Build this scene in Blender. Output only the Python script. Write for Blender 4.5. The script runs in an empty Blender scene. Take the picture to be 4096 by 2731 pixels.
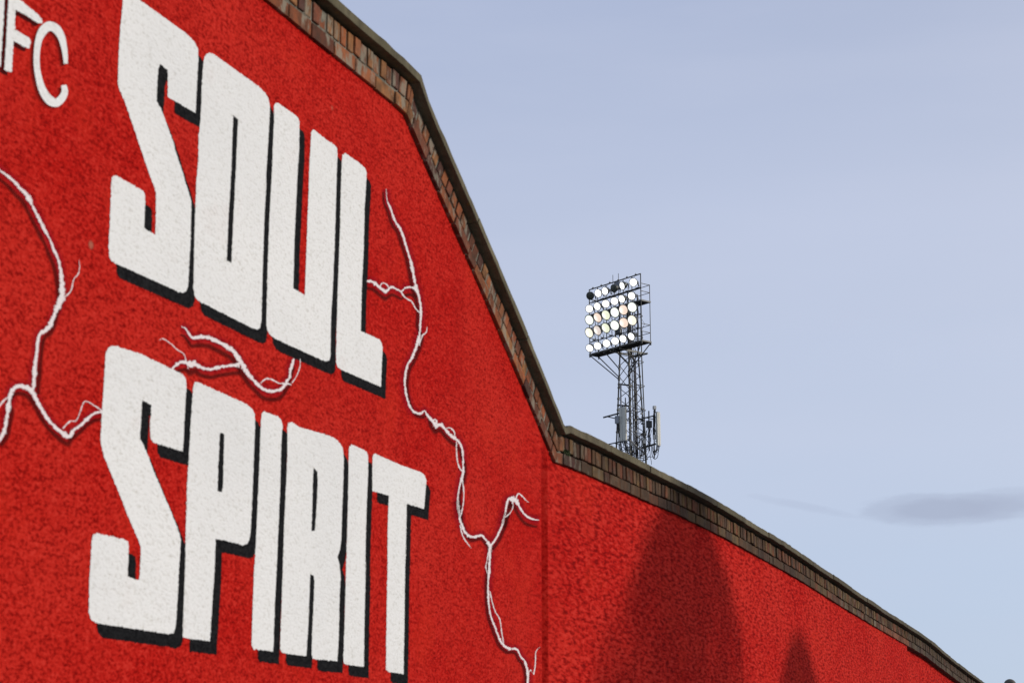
import bpy, bmesh, math, random
from mathutils import Vector, Matrix, noise
from mathutils.geometry import delaunay_2d_cdt
random.seed(7)
sc = bpy.context.scene
col = sc.collection
R = math.radians

# ------------------------------------------------------------------ camera
CAM_H = 1.6
cam_d = bpy.data.cameras.new('camera')
cam = bpy.data.objects.new('camera', cam_d); col.objects.link(cam)
cam.location = (0, 0, CAM_H)
cam.rotation_euler = (R(90 + 14.05), 0, 0)
cam_d.sensor_width = 36.0
cam_d.lens = 36.0 * 7340 / 4096
cam_d.clip_start = 0.1
cam_d.clip_end = 3000
cam_d.dof.use_dof = True
cam_d.dof.focus_distance = 100.0
cam_d.dof.aperture_fstop = 8.0
sc.camera = cam

# ------------------------------------------------------------------ sky and sun
SUN_AZ = R(4)          # counter-clockwise from +X
SUN_EL = R(20)
w = bpy.data.worlds.new('World'); sc.world = w; w.use_nodes = True
nt = w.node_tree; N = nt.nodes; Lk = nt.links
N.clear()
out = N.new('ShaderNodeOutputWorld'); bg = N.new('ShaderNodeBackground'); bg.inputs['Strength'].default_value = 0.1
sky = N.new('ShaderNodeTexSky'); sky.sky_type = 'NISHITA'; sky.sun_disc = False
sky.sun_elevation = SUN_EL; sky.sun_rotation = math.pi / 2 - SUN_AZ
sky.air_density = 1.0; sky.dust_density = 1.0; sky.ozone_density = 2.0
tc = N.new('ShaderNodeTexCoord')


def tree_of(*socks):
    for k in socks:
        if hasattr(k, 'node'): return k.node.id_data
    return nt


def M(op, a, b=None, c=None, tree=None, clamp=False):
    tree = tree_of(a, b, c)
    n = tree.nodes.new('ShaderNodeMath'); n.operation = op; n.use_clamp = clamp
    for i, v in enumerate((a, b, c)):
        if v is None: continue
        if isinstance(v, (int, float)): n.inputs[i].default_value = v
        else: tree.links.new(v, n.inputs[i])
    return n.outputs[0]


def MIX(fac, a, b, tree=None, mode='MIX'):
    tree = tree_of(fac, a, b)
    n = tree.nodes.new('ShaderNodeMix'); n.data_type = 'RGBA'; n.blend_type = mode
    for sck, v in ((n.inputs[0], fac), (n.inputs[6], a), (n.inputs[7], b)):
        if isinstance(v, (int, float)): sck.default_value = v
        elif isinstance(v, tuple): sck.default_value = (*v, 1) if len(v) == 3 else v
        else: tree.links.new(v, sck)
    return n.outputs[2]


def RAMP(fac, stops, tree=None, interp='LINEAR'):
    tree = tree_of(fac)
    n = tree.nodes.new('ShaderNodeValToRGB'); cr = n.color_ramp; cr.interpolation = interp
    while len(cr.elements) < len(stops): cr.elements.new(0.5)
    for e, (p, c) in zip(cr.elements, stops):
        e.position = p; e.color = (c, c, c, 1) if isinstance(c, (int, float)) else (*c, 1)
    tree.links.new(fac, n.inputs[0])
    return n.outputs[0]


def NOISE(vec, scale, detail=3, rough=0.5, tree=None, dist=0.0):
    tree = tree or nt
    n = tree.nodes.new('ShaderNodeTexNoise')
    n.inputs['Scale'].default_value = scale; n.inputs['Detail'].default_value = detail
    n.inputs['Roughness'].default_value = rough; n.inputs['Distortion'].default_value = dist
    if vec is not None: tree.links.new(vec, n.inputs['Vector'])
    return n.outputs[0]


def MAP(vec, scale=(1, 1, 1), loc=(0, 0, 0), rot=(0, 0, 0), tree=None):
    tree = tree or nt
    n = tree.nodes.new('ShaderNodeMapping')
    n.inputs['Scale'].default_value = scale; n.inputs['Location'].default_value = loc; n.inputs['Rotation'].default_value = rot
    tree.links.new(vec, n.inputs[0])
    return n.outputs[0]


G = tc.outputs['Generated']
sep = N.new('ShaderNodeSeparateXYZ'); Lk.new(G, sep.inputs[0])
azi = M('MULTIPLY', M('ARCTAN2', sep.outputs[0], sep.outputs[1]), 57.2958)     # degrees right of +Y
ele = M('MULTIPLY', M('ARCSINE', sep.outputs[2]), 57.2958)
comb = N.new('ShaderNodeCombineXYZ'); Lk.new(azi, comb.inputs[0]); Lk.new(ele, comb.inputs[1])
ae = comb.outputs[0]
# thin high veil over the whole sky: pale lavender blue, clearer blue low down
n_big = NOISE(MAP(ae, (0.035, 0.16, 1)), 1.0, 3, 0.5)
n_fine = NOISE(MAP(ae, (0.07, 0.42, 1), rot=(0, 0, 0.12)), 1.0, 5, 0.55)
veil = RAMP(M('DIVIDE', ele, 45.0), [(0.0, (5.25, 6.35, 8.15)), (0.15, (5.25, 6.25, 8.1)), (0.24, (5.65, 6.38, 8.15)), (0.38, (5.45, 6.1, 7.9)), (0.54, (4.45, 5.15, 7.1)), (1.0, (3.0, 4.0, 6.4))])
vfac = M('ADD', 0.80, M('MULTIPLY', n_big, 0.2), clamp=True)
base = MIX(vfac, sky.outputs[0], veil)
base = MIX(M('MULTIPLY', RAMP(n_fine, [(0.42, 0.0), (0.72, 1.0)]), 0.20), base, (5.6, 6.1, 7.7))
# lenticular grey cloud and a thin streak low on the right
def ellipse(cx, cy, rx, ry, tilt=0.0, dist=0.5, sc_=(0.9, 1.6)):
    nx = NOISE(MAP(ae, (sc_[0], sc_[1], 1), (cx, cy, 3)), 1.0, 5, 0.6)
    ex = M('SUBTRACT', azi, cx); ey = M('SUBTRACT', M('SUBTRACT', ele, cy), M('MULTIPLY', ex, tilt))
    a2 = M('POWER', M('ABSOLUTE', M('DIVIDE', ex, rx)), 2.0); b2 = M('POWER', M('ABSOLUTE', M('DIVIDE', ey, ry)), 2.0)
    d_ = M('ADD', M('SQRT', M('ADD', a2, b2)), M('MULTIPLY', M('SUBTRACT', nx, 0.5), dist))
    return RAMP(d_, [(0.35, 1.0), (0.72, 0.55), (1.0, 0.0)], interp='EASE')
cl = (3.8, 4.4, 5.9)
base = MIX(M('MULTIPLY', ellipse(13.4, 8.60, 2.9, 0.58, 0.0, 0.55, (0.7, 2.2)), 0.85), base, cl)
base = MIX(M('MULTIPLY', ellipse(15.7, 8.72, 2.4, 0.55, 0.02, 0.35), 0.5), base, cl)
base = MIX(M('MULTIPLY', ellipse(9.1, 8.82, 1.9, 0.16, -0.22, 0.7, (1.6, 4.0)), 0.24), base, cl)
# unseen sky glow added around the sun to lift ambient on the wall
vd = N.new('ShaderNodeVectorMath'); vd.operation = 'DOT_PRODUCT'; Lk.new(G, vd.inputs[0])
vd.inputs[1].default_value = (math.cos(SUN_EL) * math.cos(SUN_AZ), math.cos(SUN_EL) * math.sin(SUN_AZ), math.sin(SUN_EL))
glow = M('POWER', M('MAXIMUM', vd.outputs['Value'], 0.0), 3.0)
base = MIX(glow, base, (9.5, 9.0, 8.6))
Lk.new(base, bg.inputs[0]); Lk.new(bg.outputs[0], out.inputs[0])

sd = bpy.data.lights.new('sun', 'SUN'); sd.energy = 2.15; sd.angle = R(0.6); sd.color = (1.0, 0.95, 0.87)
so = bpy.data.objects.new('sun', sd); col.objects.link(so)
sv = Vector((math.cos(SUN_EL) * math.cos(SUN_AZ), math.cos(SUN_EL) * math.sin(SUN_AZ), math.sin(SUN_EL)))
so.rotation_euler = sv.to_track_quat('Z', 'Y').to_euler()
so.location = sv * 60
sc.view_settings.view_transform = 'Standard'; sc.view_settings.look = 'None'
sc.view_settings.exposure = 0; sc.view_settings.gamma = 1

# ------------------------------------------------------------------ helpers
def tag(o, label=None, cat=None, group=None, kind=None):
    if label: o['label'] = label
    if cat: o['category'] = cat
    if group: o['group'] = group
    if kind: o['kind'] = kind
    return o


def empty(name, loc, rz=0.0):
    o = bpy.data.objects.new(name, None); col.objects.link(o)
    o.location = loc; o.rotation_euler = (0, 0, rz); o.empty_display_size = 0.3
    return o


class MB:
    """collects shapes and links them as one mesh"""
    def __init__(s): s.v = []; s.f = []; s.c = []; s.sm = []
    def add(s, vs, fs, c=None, smooth=False):
        o = len(s.v); s.v += [tuple(v) for v in vs]
        for f in fs:
            s.f.append(tuple(i + o for i in f)); s.c.append(c); s.sm.append(smooth)
        return s
    def box(s, cen, size, rot=None, c=None):
        m = rot or Matrix.Identity(3); cen = Vector(cen)
        hx, hy, hz = [k / 2 for k in size]
        vs = [cen + m @ Vector((x * hx, y * hy, z * hz)) for x, y, z in ((-1,-1,-1),(1,-1,-1),(1,1,-1),(-1,1,-1),(-1,-1,1),(1,-1,1),(1,1,1),(-1,1,1))]
        return s.add(vs, [(0,3,2,1),(4,5,6,7),(0,1,5,4),(1,2,6,5),(2,3,7,6),(3,0,4,7)], c)
    def bar(s, p, q, r, n=6, r2=None):
        p = Vector(p); q = Vector(q); d = (q - p)
        if d.length < 1e-6: return s
        d.normalize(); a = d.orthogonal().normalized(); b = d.cross(a); r2 = r if r2 is None else r2
        vs = []
        for k in range(n):
            t = 2 * math.pi * k / n; vs.append(p + (a * math.cos(t) + b * math.sin(t)) * r)
        for k in range(n):
            t = 2 * math.pi * k / n; vs.append(q + (a * math.cos(t) + b * math.sin(t)) * r2)
        fs = [(k, (k + 1) % n, n + (k + 1) % n, n + k) for k in range(n)] + [tuple(range(n))[::-1], tuple(range(n, 2 * n))]
        return s.add(vs, fs, smooth=False)
    def angle(s, p, q, wd, th=0.008, roll=0.0):
        """steel angle section from p to q"""
        p = Vector(p); q = Vector(q); d = (q - p).normalized()
        a = d.cross(Vector((0, 0, 1)))
        if a.length < 1e-3: a = Vector((1, 0, 0))
        a.normalize(); b = d.cross(a); m = Matrix.Rotation(roll, 3, d); a = m @ a; b = m @ b
        L = (q - p).length; mid = (p + q) / 2
        for (u, v_) in ((a, b), (b, a)):
            rot = Matrix((u, v_, d)).transposed()
            s.box(mid + u * wd / 2, (wd, th, L), rot)
        return s
    def tube(s, pts, r, n=5):
        pts = [Vector(p) for p in pts]; rings = []
        a = (pts[1] - pts[0]).orthogonal().normalized()
        for i, p in enumerate(pts):
            d = (pts[min(i + 1, len(pts) - 1)] - pts[max(i - 1, 0)]).normalized()
            a = (a - d * a.dot(d)).normalized(); b = d.cross(a)
            rings.append([p + (a * math.cos(2 * math.pi * k / n) + b * math.sin(2 * math.pi * k / n)) * r for k in range(n)])
        vs = [v for rg in rings for v in rg]; fs = []
        for i in range(len(pts) - 1):
            for k in range(n):
                k2 = (k + 1) % n; fs.append((i * n + k, i * n + k2, (i + 1) * n + k2, (i + 1) * n + k))
        fs += [tuple(range(n))[::-1], tuple(range((len(pts) - 1) * n, len(pts) * n))]
        return s.add(vs, fs, smooth=True)
    def lathe(s, o, axis, prof, n=20, smooth=True, cap=False):
        o = Vector(o); axis = Vector(axis).normalized(); a = axis.orthogonal().normalized(); b = axis.cross(a)
        vs = []; fs = []
        for (r, h) in prof:
            for k in range(n):
                t = 2 * math.pi * k / n; vs.append(o + axis * h + (a * math.cos(t) + b * math.sin(t)) * r)
        for i in range(len(prof) - 1):
            for k in range(n):
                k2 = (k + 1) % n; fs.append((i * n + k, i * n + k2, (i + 1) * n + k2, (i + 1) * n + k))
        if cap: fs += [tuple(range(n))[::-1], tuple(range((len(prof) - 1) * n, len(prof) * n))]
        return s.add(vs, fs, smooth=smooth)
    def build(s, name, mat, parent=None, label=None):
        me = bpy.data.meshes.new(name); me.from_pydata(s.v, [], s.f); me.validate(verbose=False)
        if any(c is not None for c in s.c) and len(me.polygons) == len(s.c):
            at = me.color_attributes.new('tone', 'FLOAT_COLOR', 'CORNER')
            for p, c in zip(me.polygons, s.c):
                c = c or (0.5, 0.5, 0.5)
                for li in p.loop_indices: at.data[li].color = (*c, 1)
        if len(me.polygons) == len(s.sm):
            for p, m_ in zip(me.polygons, s.sm): p.use_smooth = m_
        me.materials.append(mat); me.update()
        o = bpy.data.objects.new(name, me); col.objects.link(o)
        if parent: o.parent = parent
        if label: o['label'] = label
        return o


def new_mat(name):
    m = bpy.data.materials.new(name); m.use_nodes = True; t = m.node_tree
    b = t.nodes['Principled BSDF']; tcn = t.nodes.new('ShaderNodeTexCoord')
    return m, t, b, tcn.outputs['Object']


def bump(t, b, height, strength, dist, prev=None):
    n = t.nodes.new('ShaderNodeBump'); n.inputs['Strength'].default_value = strength; n.inputs['Distance'].default_value = dist
    t.links.new(height, n.inputs['Height'])
    if prev is not None: t.links.new(prev, n.inputs['Normal'])
    t.links.new(n.outputs[0], b.inputs['Normal']); return n.outputs[0]


def simple_mat(name, c, rough=0.6, metal=0.0, var=0.15, scale=8.0, spec=None):
    m, t, b, P = new_mat(name)
    n = NOISE(P, scale, 4, 0.6, t)
    lo = tuple(x * (1 - var) for x in c); hi = tuple(min(1, x * (1 + var)) for x in c)
    t.links.new(RAMP(n, [(0.3, lo), (0.7, hi)], t), b.inputs['Base Color'])
    b.inputs['Roughness'].default_value = rough; b.inputs['Metallic'].default_value = metal
    if spec is not None: b.inputs['Specular IOR Level'].default_value = spec
    return m


def emit_mat(name, c, hot, strength, blotch=0.0):
    m, t, b, P = new_mat(name)
    b.inputs['Base Color'].default_value = (*[x * 0.5 for x in c], 1); b.inputs['Roughness'].default_value = 0.25
    uv = t.nodes.new('ShaderNodeUVMap')
    n = NOISE(P, 7.0, 3, 0.6, t)
    cc = MIX(M('MULTIPLY', RAMP(n, [(0.42, 0.0), (0.62, 1.0)], t), blotch, tree=t), c, tuple(x * 0.72 for x in c), t)
    at = t.nodes.new('ShaderNodeAttribute'); at.attribute_name = 'tone'
    sp = t.nodes.new('ShaderNodeSeparateColor'); t.links.new(at.outputs['Color'], sp.inputs[0])
    cc = MIX(RAMP(sp.outputs[0], [(0.15, 0.0), (0.95, 1.0)], t), cc, hot, t)
    t.links.new(cc, b.inputs['Emission Color']); b.inputs['Emission Strength'].default_value = strength
    return m

# ------------------------------------------------------------------ materials
# roughcast render: lumps stretch a little along the wall
def roughcast(t, P, amp=1.0):
    Q = MAP(P, (0.62, 1, 1), tree=t)
    g1 = NOISE(Q, 80.0, 3, 0.62, t, 0.3)
    g2 = NOISE(MAP(P, (0.40, 1, 1), (3, 1, 7), tree=t), 40.0, 2, 0.5, t, 0.3)
    # the render is thrown coarser on the long low wall
    sx = t.nodes.new('ShaderNodeSeparateXYZ'); t.links.new(P, sx.inputs[0])
    fac = RAMP(M('DIVIDE', sx.outputs[0], 30.0), [(0.315, 0.0), (0.345, 1.0)], t)
    g3 = NOISE(MAP(P, (0.26, 1, 1), (1, 8, 2), tree=t), 44.0, 3, 0.6, t, 0.3)
    def mx(a_):
        return M('ADD', M('MULTIPLY', a_, M('SUBTRACT', 1.0, fac)), M('MULTIPLY', g3, fac))
    g1 = mx(g1); g2 = mx(g2)
    return Q, g1, g2

def paint_mat(name, kind):
    m, t, b, P = new_mat(name)
    Q, g1, g2 = roughcast(t, P)
    big = NOISE(MAP(P, (0.8, 1, 1), tree=t), 1.15, 3, 0.55, t)
    mid = NOISE(MAP(P, (0.7, 1, 1), (4, 2, 1), tree=t), 5.0, 4, 0.6, t)
    pits = M('ADD', M('MULTIPLY', g1, 0.72), M('MULTIPLY', g2, 0.28), tree=t)
    pits = M('ADD', pits, M('MULTIPLY', M('SUBTRACT', mid, 0.5, tree=t), 0.08, tree=t), tree=t)
    if kind == 'red':
        ground = MIX(RAMP(big, [(0.38, 0.0), (0.62, 1.0)], t), (0.47, 0.0085, 0.0055), (0.53, 0.020, 0.012), t)
        ground = MIX(M('MULTIPLY', RAMP(mid, [(0.45, 0.0), (0.72, 1.0)], t), 0.35, tree=t), ground, (0.56, 0.022, 0.014), t)
        cc = MIX(RAMP(pits, [(0.34, 1.0), (0.44, 0.62), (0.505, 0.0)], t), ground, (0.20, 0.0018, 0.0013), t)
        cc = MIX(M('MULTIPLY', RAMP(pits, [(0.52, 0.0), (0.64, 1.0)], t), 0.7, tree=t), cc, (0.64, 0.042, 0.028), t)
        vein = NOISE(MAP(P, (0.9, 1, 0.9), (7, 3, 2), tree=t), 2.6, 5, 0.6, t)
        cc = MIX(M('MULTIPLY', RAMP(vein, [(0.56, 0.0), (0.66, 1.0)], t), 0.22, tree=t), cc, (0.62, 0.030, 0.012), t)
        stk = NOISE(MAP(P, (9.0, 1, 0.35), (2, 0, 5), tree=t), 1.0, 4, 0.65, t)
        cc = MIX(M('MULTIPLY', RAMP(stk, [(0.50, 0.0), (0.72, 1.0)], t), 0.30, tree=t), cc, (0.30, 0.004, 0.004), t)
        # shade painted into the red along the movement joint
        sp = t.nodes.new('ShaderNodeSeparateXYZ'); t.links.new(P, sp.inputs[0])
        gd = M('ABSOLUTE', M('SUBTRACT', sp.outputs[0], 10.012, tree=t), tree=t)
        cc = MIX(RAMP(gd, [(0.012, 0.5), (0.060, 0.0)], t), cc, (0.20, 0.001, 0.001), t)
        # few chipped pale specks
        v = t.nodes.new('ShaderNodeTexVoronoi'); v.inputs['Scale'].default_value = 1.3; t.links.new(P, v.inputs['Vector'])
        cc = MIX(M('MULTIPLY', RAMP(v.outputs['Distance'], [(0.012, 1.0), (0.025, 0.0)], t), 0.5, tree=t), cc, (0.35, 0.22, 0.14), t)
        bstr = 0.42
    elif kind == 'white':
        cc = MIX(RAMP(pits, [(0.32, 1.0), (0.40, 0.5), (0.49, 0.0)], t), (0.83, 0.82, 0.795), (0.62, 0.60, 0.55), t)
        cc = MIX(M('MULTIPLY', RAMP(big, [(0.4, 0.0), (0.7, 1.0)], t), 0.4, tree=t), cc, (0.70, 0.70, 0.69), t)
        cc = MIX(M('MULTIPLY', RAMP(NOISE(MAP(P, (1, 1, 1), (9, 1, 3), tree=t), 3.3, 3, 0.6, t), [(0.62, 0.0), (0.74, 1.0)], t), 0.18, tree=t), cc, (0.72, 0.62, 0.58), t)
        bstr = 0.45
    elif kind == 'black':
        cc = MIX(RAMP(pits, [(0.40, 0.0), (0.62, 1.0)], t), (0.006, 0.006, 0.007), (0.018, 0.018, 0.019), t)
        bstr = 0.6
    t.links.new(cc, b.inputs['Base Color'])
    b.inputs['Roughness'].default_value = 0.85; b.inputs['Specular IOR Level'].default_value = 0.03
    h = M('ADD', M('MULTIPLY', g1, 0.8), M('MULTIPLY', g2, 0.2), tree=t)
    bump(t, b, h, bstr, 0.010)
    return m

def spray_mat(name, c, alpha, soft):
    """sprayed paint line: v runs 0..1 across the ribbon"""
    m, t, b, P = new_mat(name)
    Q, g1, g2 = roughcast(t, P)
    b.inputs['Base Color'].default_value = (*c, 1); b.inputs['Roughness'].default_value = 0.85; b.inputs['Specular IOR Level'].default_value = 0.05
    uv = t.nodes.new('ShaderNodeUVMap'); sp = t.nodes.new('ShaderNodeSeparateXYZ'); t.links.new(uv.outputs[0], sp.inputs[0])
    dc = M('MULTIPLY', M('ABSOLUTE', M('SUBTRACT', sp.outputs[1], 0.5, tree=t), tree=t), 2.0, tree=t)     # 0 centre 1 edge
    if soft:
        a = M('ADD', M('SUBTRACT', 1.0, dc, tree=t), M('MULTIPLY', M('SUBTRACT', g1, 0.5, tree=t), 0.9, tree=t), tree=t)
        a = RAMP(a, [(0.1, 0.0), (0.75, 1.0)], t)
    else:
        a = M('ADD', M('SUBTRACT', 1.0, dc, tree=t), M('MULTIPLY', M('SUBTRACT', g1, 0.5, tree=t), 2.2, tree=t), tree=t)
        a = RAMP(a, [(0.18, 0.0), (0.42, 1.0)], t)
    t.links.new(M('MULTIPLY', a, alpha, tree=t), b.inputs['Alpha'])
    bump(t, b, g1, 0.5, 0.008)
    return m

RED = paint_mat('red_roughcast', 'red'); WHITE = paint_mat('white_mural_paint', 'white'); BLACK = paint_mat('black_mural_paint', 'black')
CRACKW = spray_mat('white_sprayed_line', (0.82, 0.74, 0.73), 1.0, False)
SHADE = spray_mat('dark_sprayed_line', (0.085, 0.006, 0.005), 0.62, True)
GLOW = spray_mat('crimson_sprayed_glow', (0.36, 0.0025, 0.018), 0.5, True)

# bricks: one tone per brick from the mesh, weathering from noise
m, t, b, P = new_mat('weathered_brick')
at = t.nodes.new('ShaderNodeAttribute'); at.attribute_name = 'tone'
n1 = NOISE(P, 9.0, 5, 0.65, t); n2 = NOISE(MAP(P, (1, 1, 0.45), tree=t), 26.0, 4, 0.6, t); n3 = NOISE(MAP(P, (1, 1, 1), (3, 7, 1), tree=t), 60.0, 3, 0.6, t)
c_ = MIX(RAMP(n2, [(0.35, 0.0), (0.65, 1.0)], t), at.outputs['Color'], MIX(1.0, at.outputs['Color'], (1.35, 1.2, 1.05), t, 'MULTIPLY'), t)
c_ = MIX(M('MULTIPLY', RAMP(n1, [(0.44, 0.0), (0.66, 1.0)], t), 0.75, tree=t), c_, (0.045, 0.028, 0.017), t)           # soot
sp = t.nodes.new('ShaderNodeSeparateXYZ'); t.links.new(P, sp.inputs[0])
smear = M('ADD', RAMP(NOISE(MAP(P, (1, 1, 0.4), (1, 5, 2), tree=t), 17.0, 4, 0.6, t), [(0.53, 0.0), (0.62, 1.0)], t), 0.0, tree=t)
where = RAMP(M('ABSOLUTE', M('SUBTRACT', sp.outputs[0], 8.6, tree=t), tree=t), [(0.0, 0.8), (0.25, 0.75), (1.0, 0.75)], t)
near = RAMP(M('DIVIDE', sp.outputs[0], 30.0, tree=t), [(0.0, 0.75), (0.33, 0.72), (0.37, 0.12), (0.6, 0.10), (0.68, 0.6), (0.78, 0.15), (1.0, 0.2)], t)
c_ = MIX(M('MULTIPLY', smear, near, tree=t), c_, (0.27, 0.24, 0.18), t)
t.links.new(c_, b.inputs['Base Color']); b.inputs['Roughness'].default_value = 0.9; b.inputs['Specular IOR Level'].default_value = 0.2
bump(t, b, M('ADD', n2, M('MULTIPLY', n3, 0.5, tree=t), tree=t), 0.6, 0.006)
BRICK = m
m, t, b, P = new_mat('lime_mortar')
n1 = NOISE(P, 30.0, 5, 0.6, t); n2 = NOISE(P, 2.2, 4, 0.6, t)
c_ = MIX(RAMP(n1, [(0.35, 0.0), (0.65, 1.0)], t), (0.12, 0.105, 0.078), (0.26, 0.235, 0.18), t)
c_ = MIX(RAMP(n2, [(0.45, 0.0), (0.6, 0.6)], t), c_, (0.045, 0.036, 0.024), t)
t.links.new(c_, b.inputs['Base Color']); b.inputs['Roughness'].default_value = 0.95
bump(t, b, n1, 0.7, 0.008)
MORTAR = m
m, t, b, P = new_mat('weathered_concrete_coping')
n1 = NOISE(MAP(P, (1, 1, 1), tree=t), 3.0, 6, 0.65, t); n2 = NOISE(MAP(P, (1, 1, 0.3), tree=t), 22.0, 4, 0.65, t); n3 = NOISE(P, 90.0, 3, 0.6, t); n4 = NOISE(MAP(P, (1, 1, 1), (5, 5, 5), tree=t), 12.0, 4, 0.6, t)
c_ = MIX(RAMP(n1, [(0.35, 0.0), (0.65, 1.0)], t), (0.095, 0.080, 0.048), (0.18, 0.155, 0.098), t)
c_ = MIX(M('MULTIPLY', RAMP(n2, [(0.45, 0.0), (0.7, 1.0)], t), 0.6, tree=t), c_, (0.06, 0.050, 0.033), t)
sp = t.nodes.new('ShaderNodeSeparateXYZ'); t.links.new(P, sp.inputs[0])
far = RAMP(M('DIVIDE', sp.outputs[0], 30.0, tree=t), [(0.33, 0.0), (0.62, 0.45), (1.0, 0.65)], t)
c_ = MIX(far, c_, (0.055, 0.048, 0.036), t)
at = t.nodes.new('ShaderNodeAttribute'); at.attribute_name = 'tone'
c_ = MIX(1.0, c_, at.outputs['Color'], t, 'MULTIPLY')
lich = M('MULTIPLY', RAMP(n4, [(0.66, 0.0), (0.72, 1.0)], t), 0.7, tree=t)
c_ = MIX(lich, c_, (0.20, 0.14, 0.03), t)
t.links.new(c_, b.inputs['Base Color']); b.inputs['Roughness'].default_value = 0.92; b.inputs['Specular IOR Level'].default_value = 0.2
bump(t, b, M('ADD', n2, n3, tree=t), 0.5, 0.006)
COPING = m
STEEL = simple_mat('dull_galvanised_steel', (0.040, 0.040, 0.037), 0.5, 0.0, 0.25, 3.0, 0.35)
STEEL_PALE = simple_mat('pale_galvanised_steel', (0.15, 0.145, 0.125), 0.5, 0.0, 0.2, 5.0, 0.35)
DARK = simple_mat('dark_painted_steel', (0.022, 0.023, 0.022), 0.55, 0.0, 0.3, 3.0)
RUST = simple_mat('rust_streaked_conduit', (0.060, 0.042, 0.032), 0.7, 0.2, 0.6, 5.0)
HOUSE = simple_mat('lamp_housing_metal', (0.075, 0.078, 0.070), 0.4, 0.5, 0.2, 6.0)
CABLE = simple_mat('black_cable_sheath', (0.012, 0.012, 0.013), 0.5, 0.0, 0.2, 6.0)
PANEL = simple_mat('antenna_grey_plastic', (0.57, 0.55, 0.46), 0.5, 0.0, 0.06, 2.0)
BOXW = simple_mat('pale_equipment_case', (0.52, 0.51, 0.47), 0.5, 0.0, 0.08, 4.0)
BOXG = simple_mat('grey_equipment_case', (0.24, 0.255, 0.28), 0.5, 0.0, 0.08, 4.0)
LENS = {'w': emit_mat('lit_lamp_white', (1.0, 1.0, 0.97), (1, 1, 1), 1.9),
        'p': emit_mat('lit_lamp_pinkish', (0.95, 0.74, 0.60), (1.3, 1.2, 1.1), 0.98, 0.3),
        'm': emit_mat('lit_lamp_mauve', (0.80, 0.69, 0.62), (1.4, 1.3, 1.2), 0.95, 0.55),
        'y': emit_mat('lit_lamp_pale_yellow', (0.86, 0.88, 0.66), (1.2, 1.2, 1.1), 1.0, 0.25),
        'g': emit_mat('lit_lamp_pale_green', (0.93, 0.98, 0.88), (1.2, 1.25, 1.2), 1.05, 0.15),
        'c': emit_mat('lit_lamp_cream', (0.98, 0.92, 0.74), (1.2, 1.2, 1.1), 1.05, 0.2),
        'd': simple_mat('unlit_lamp_glass', (0.085, 0.09, 0.07), 0.25, 0.2, 0.6, 14.0)}
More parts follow.
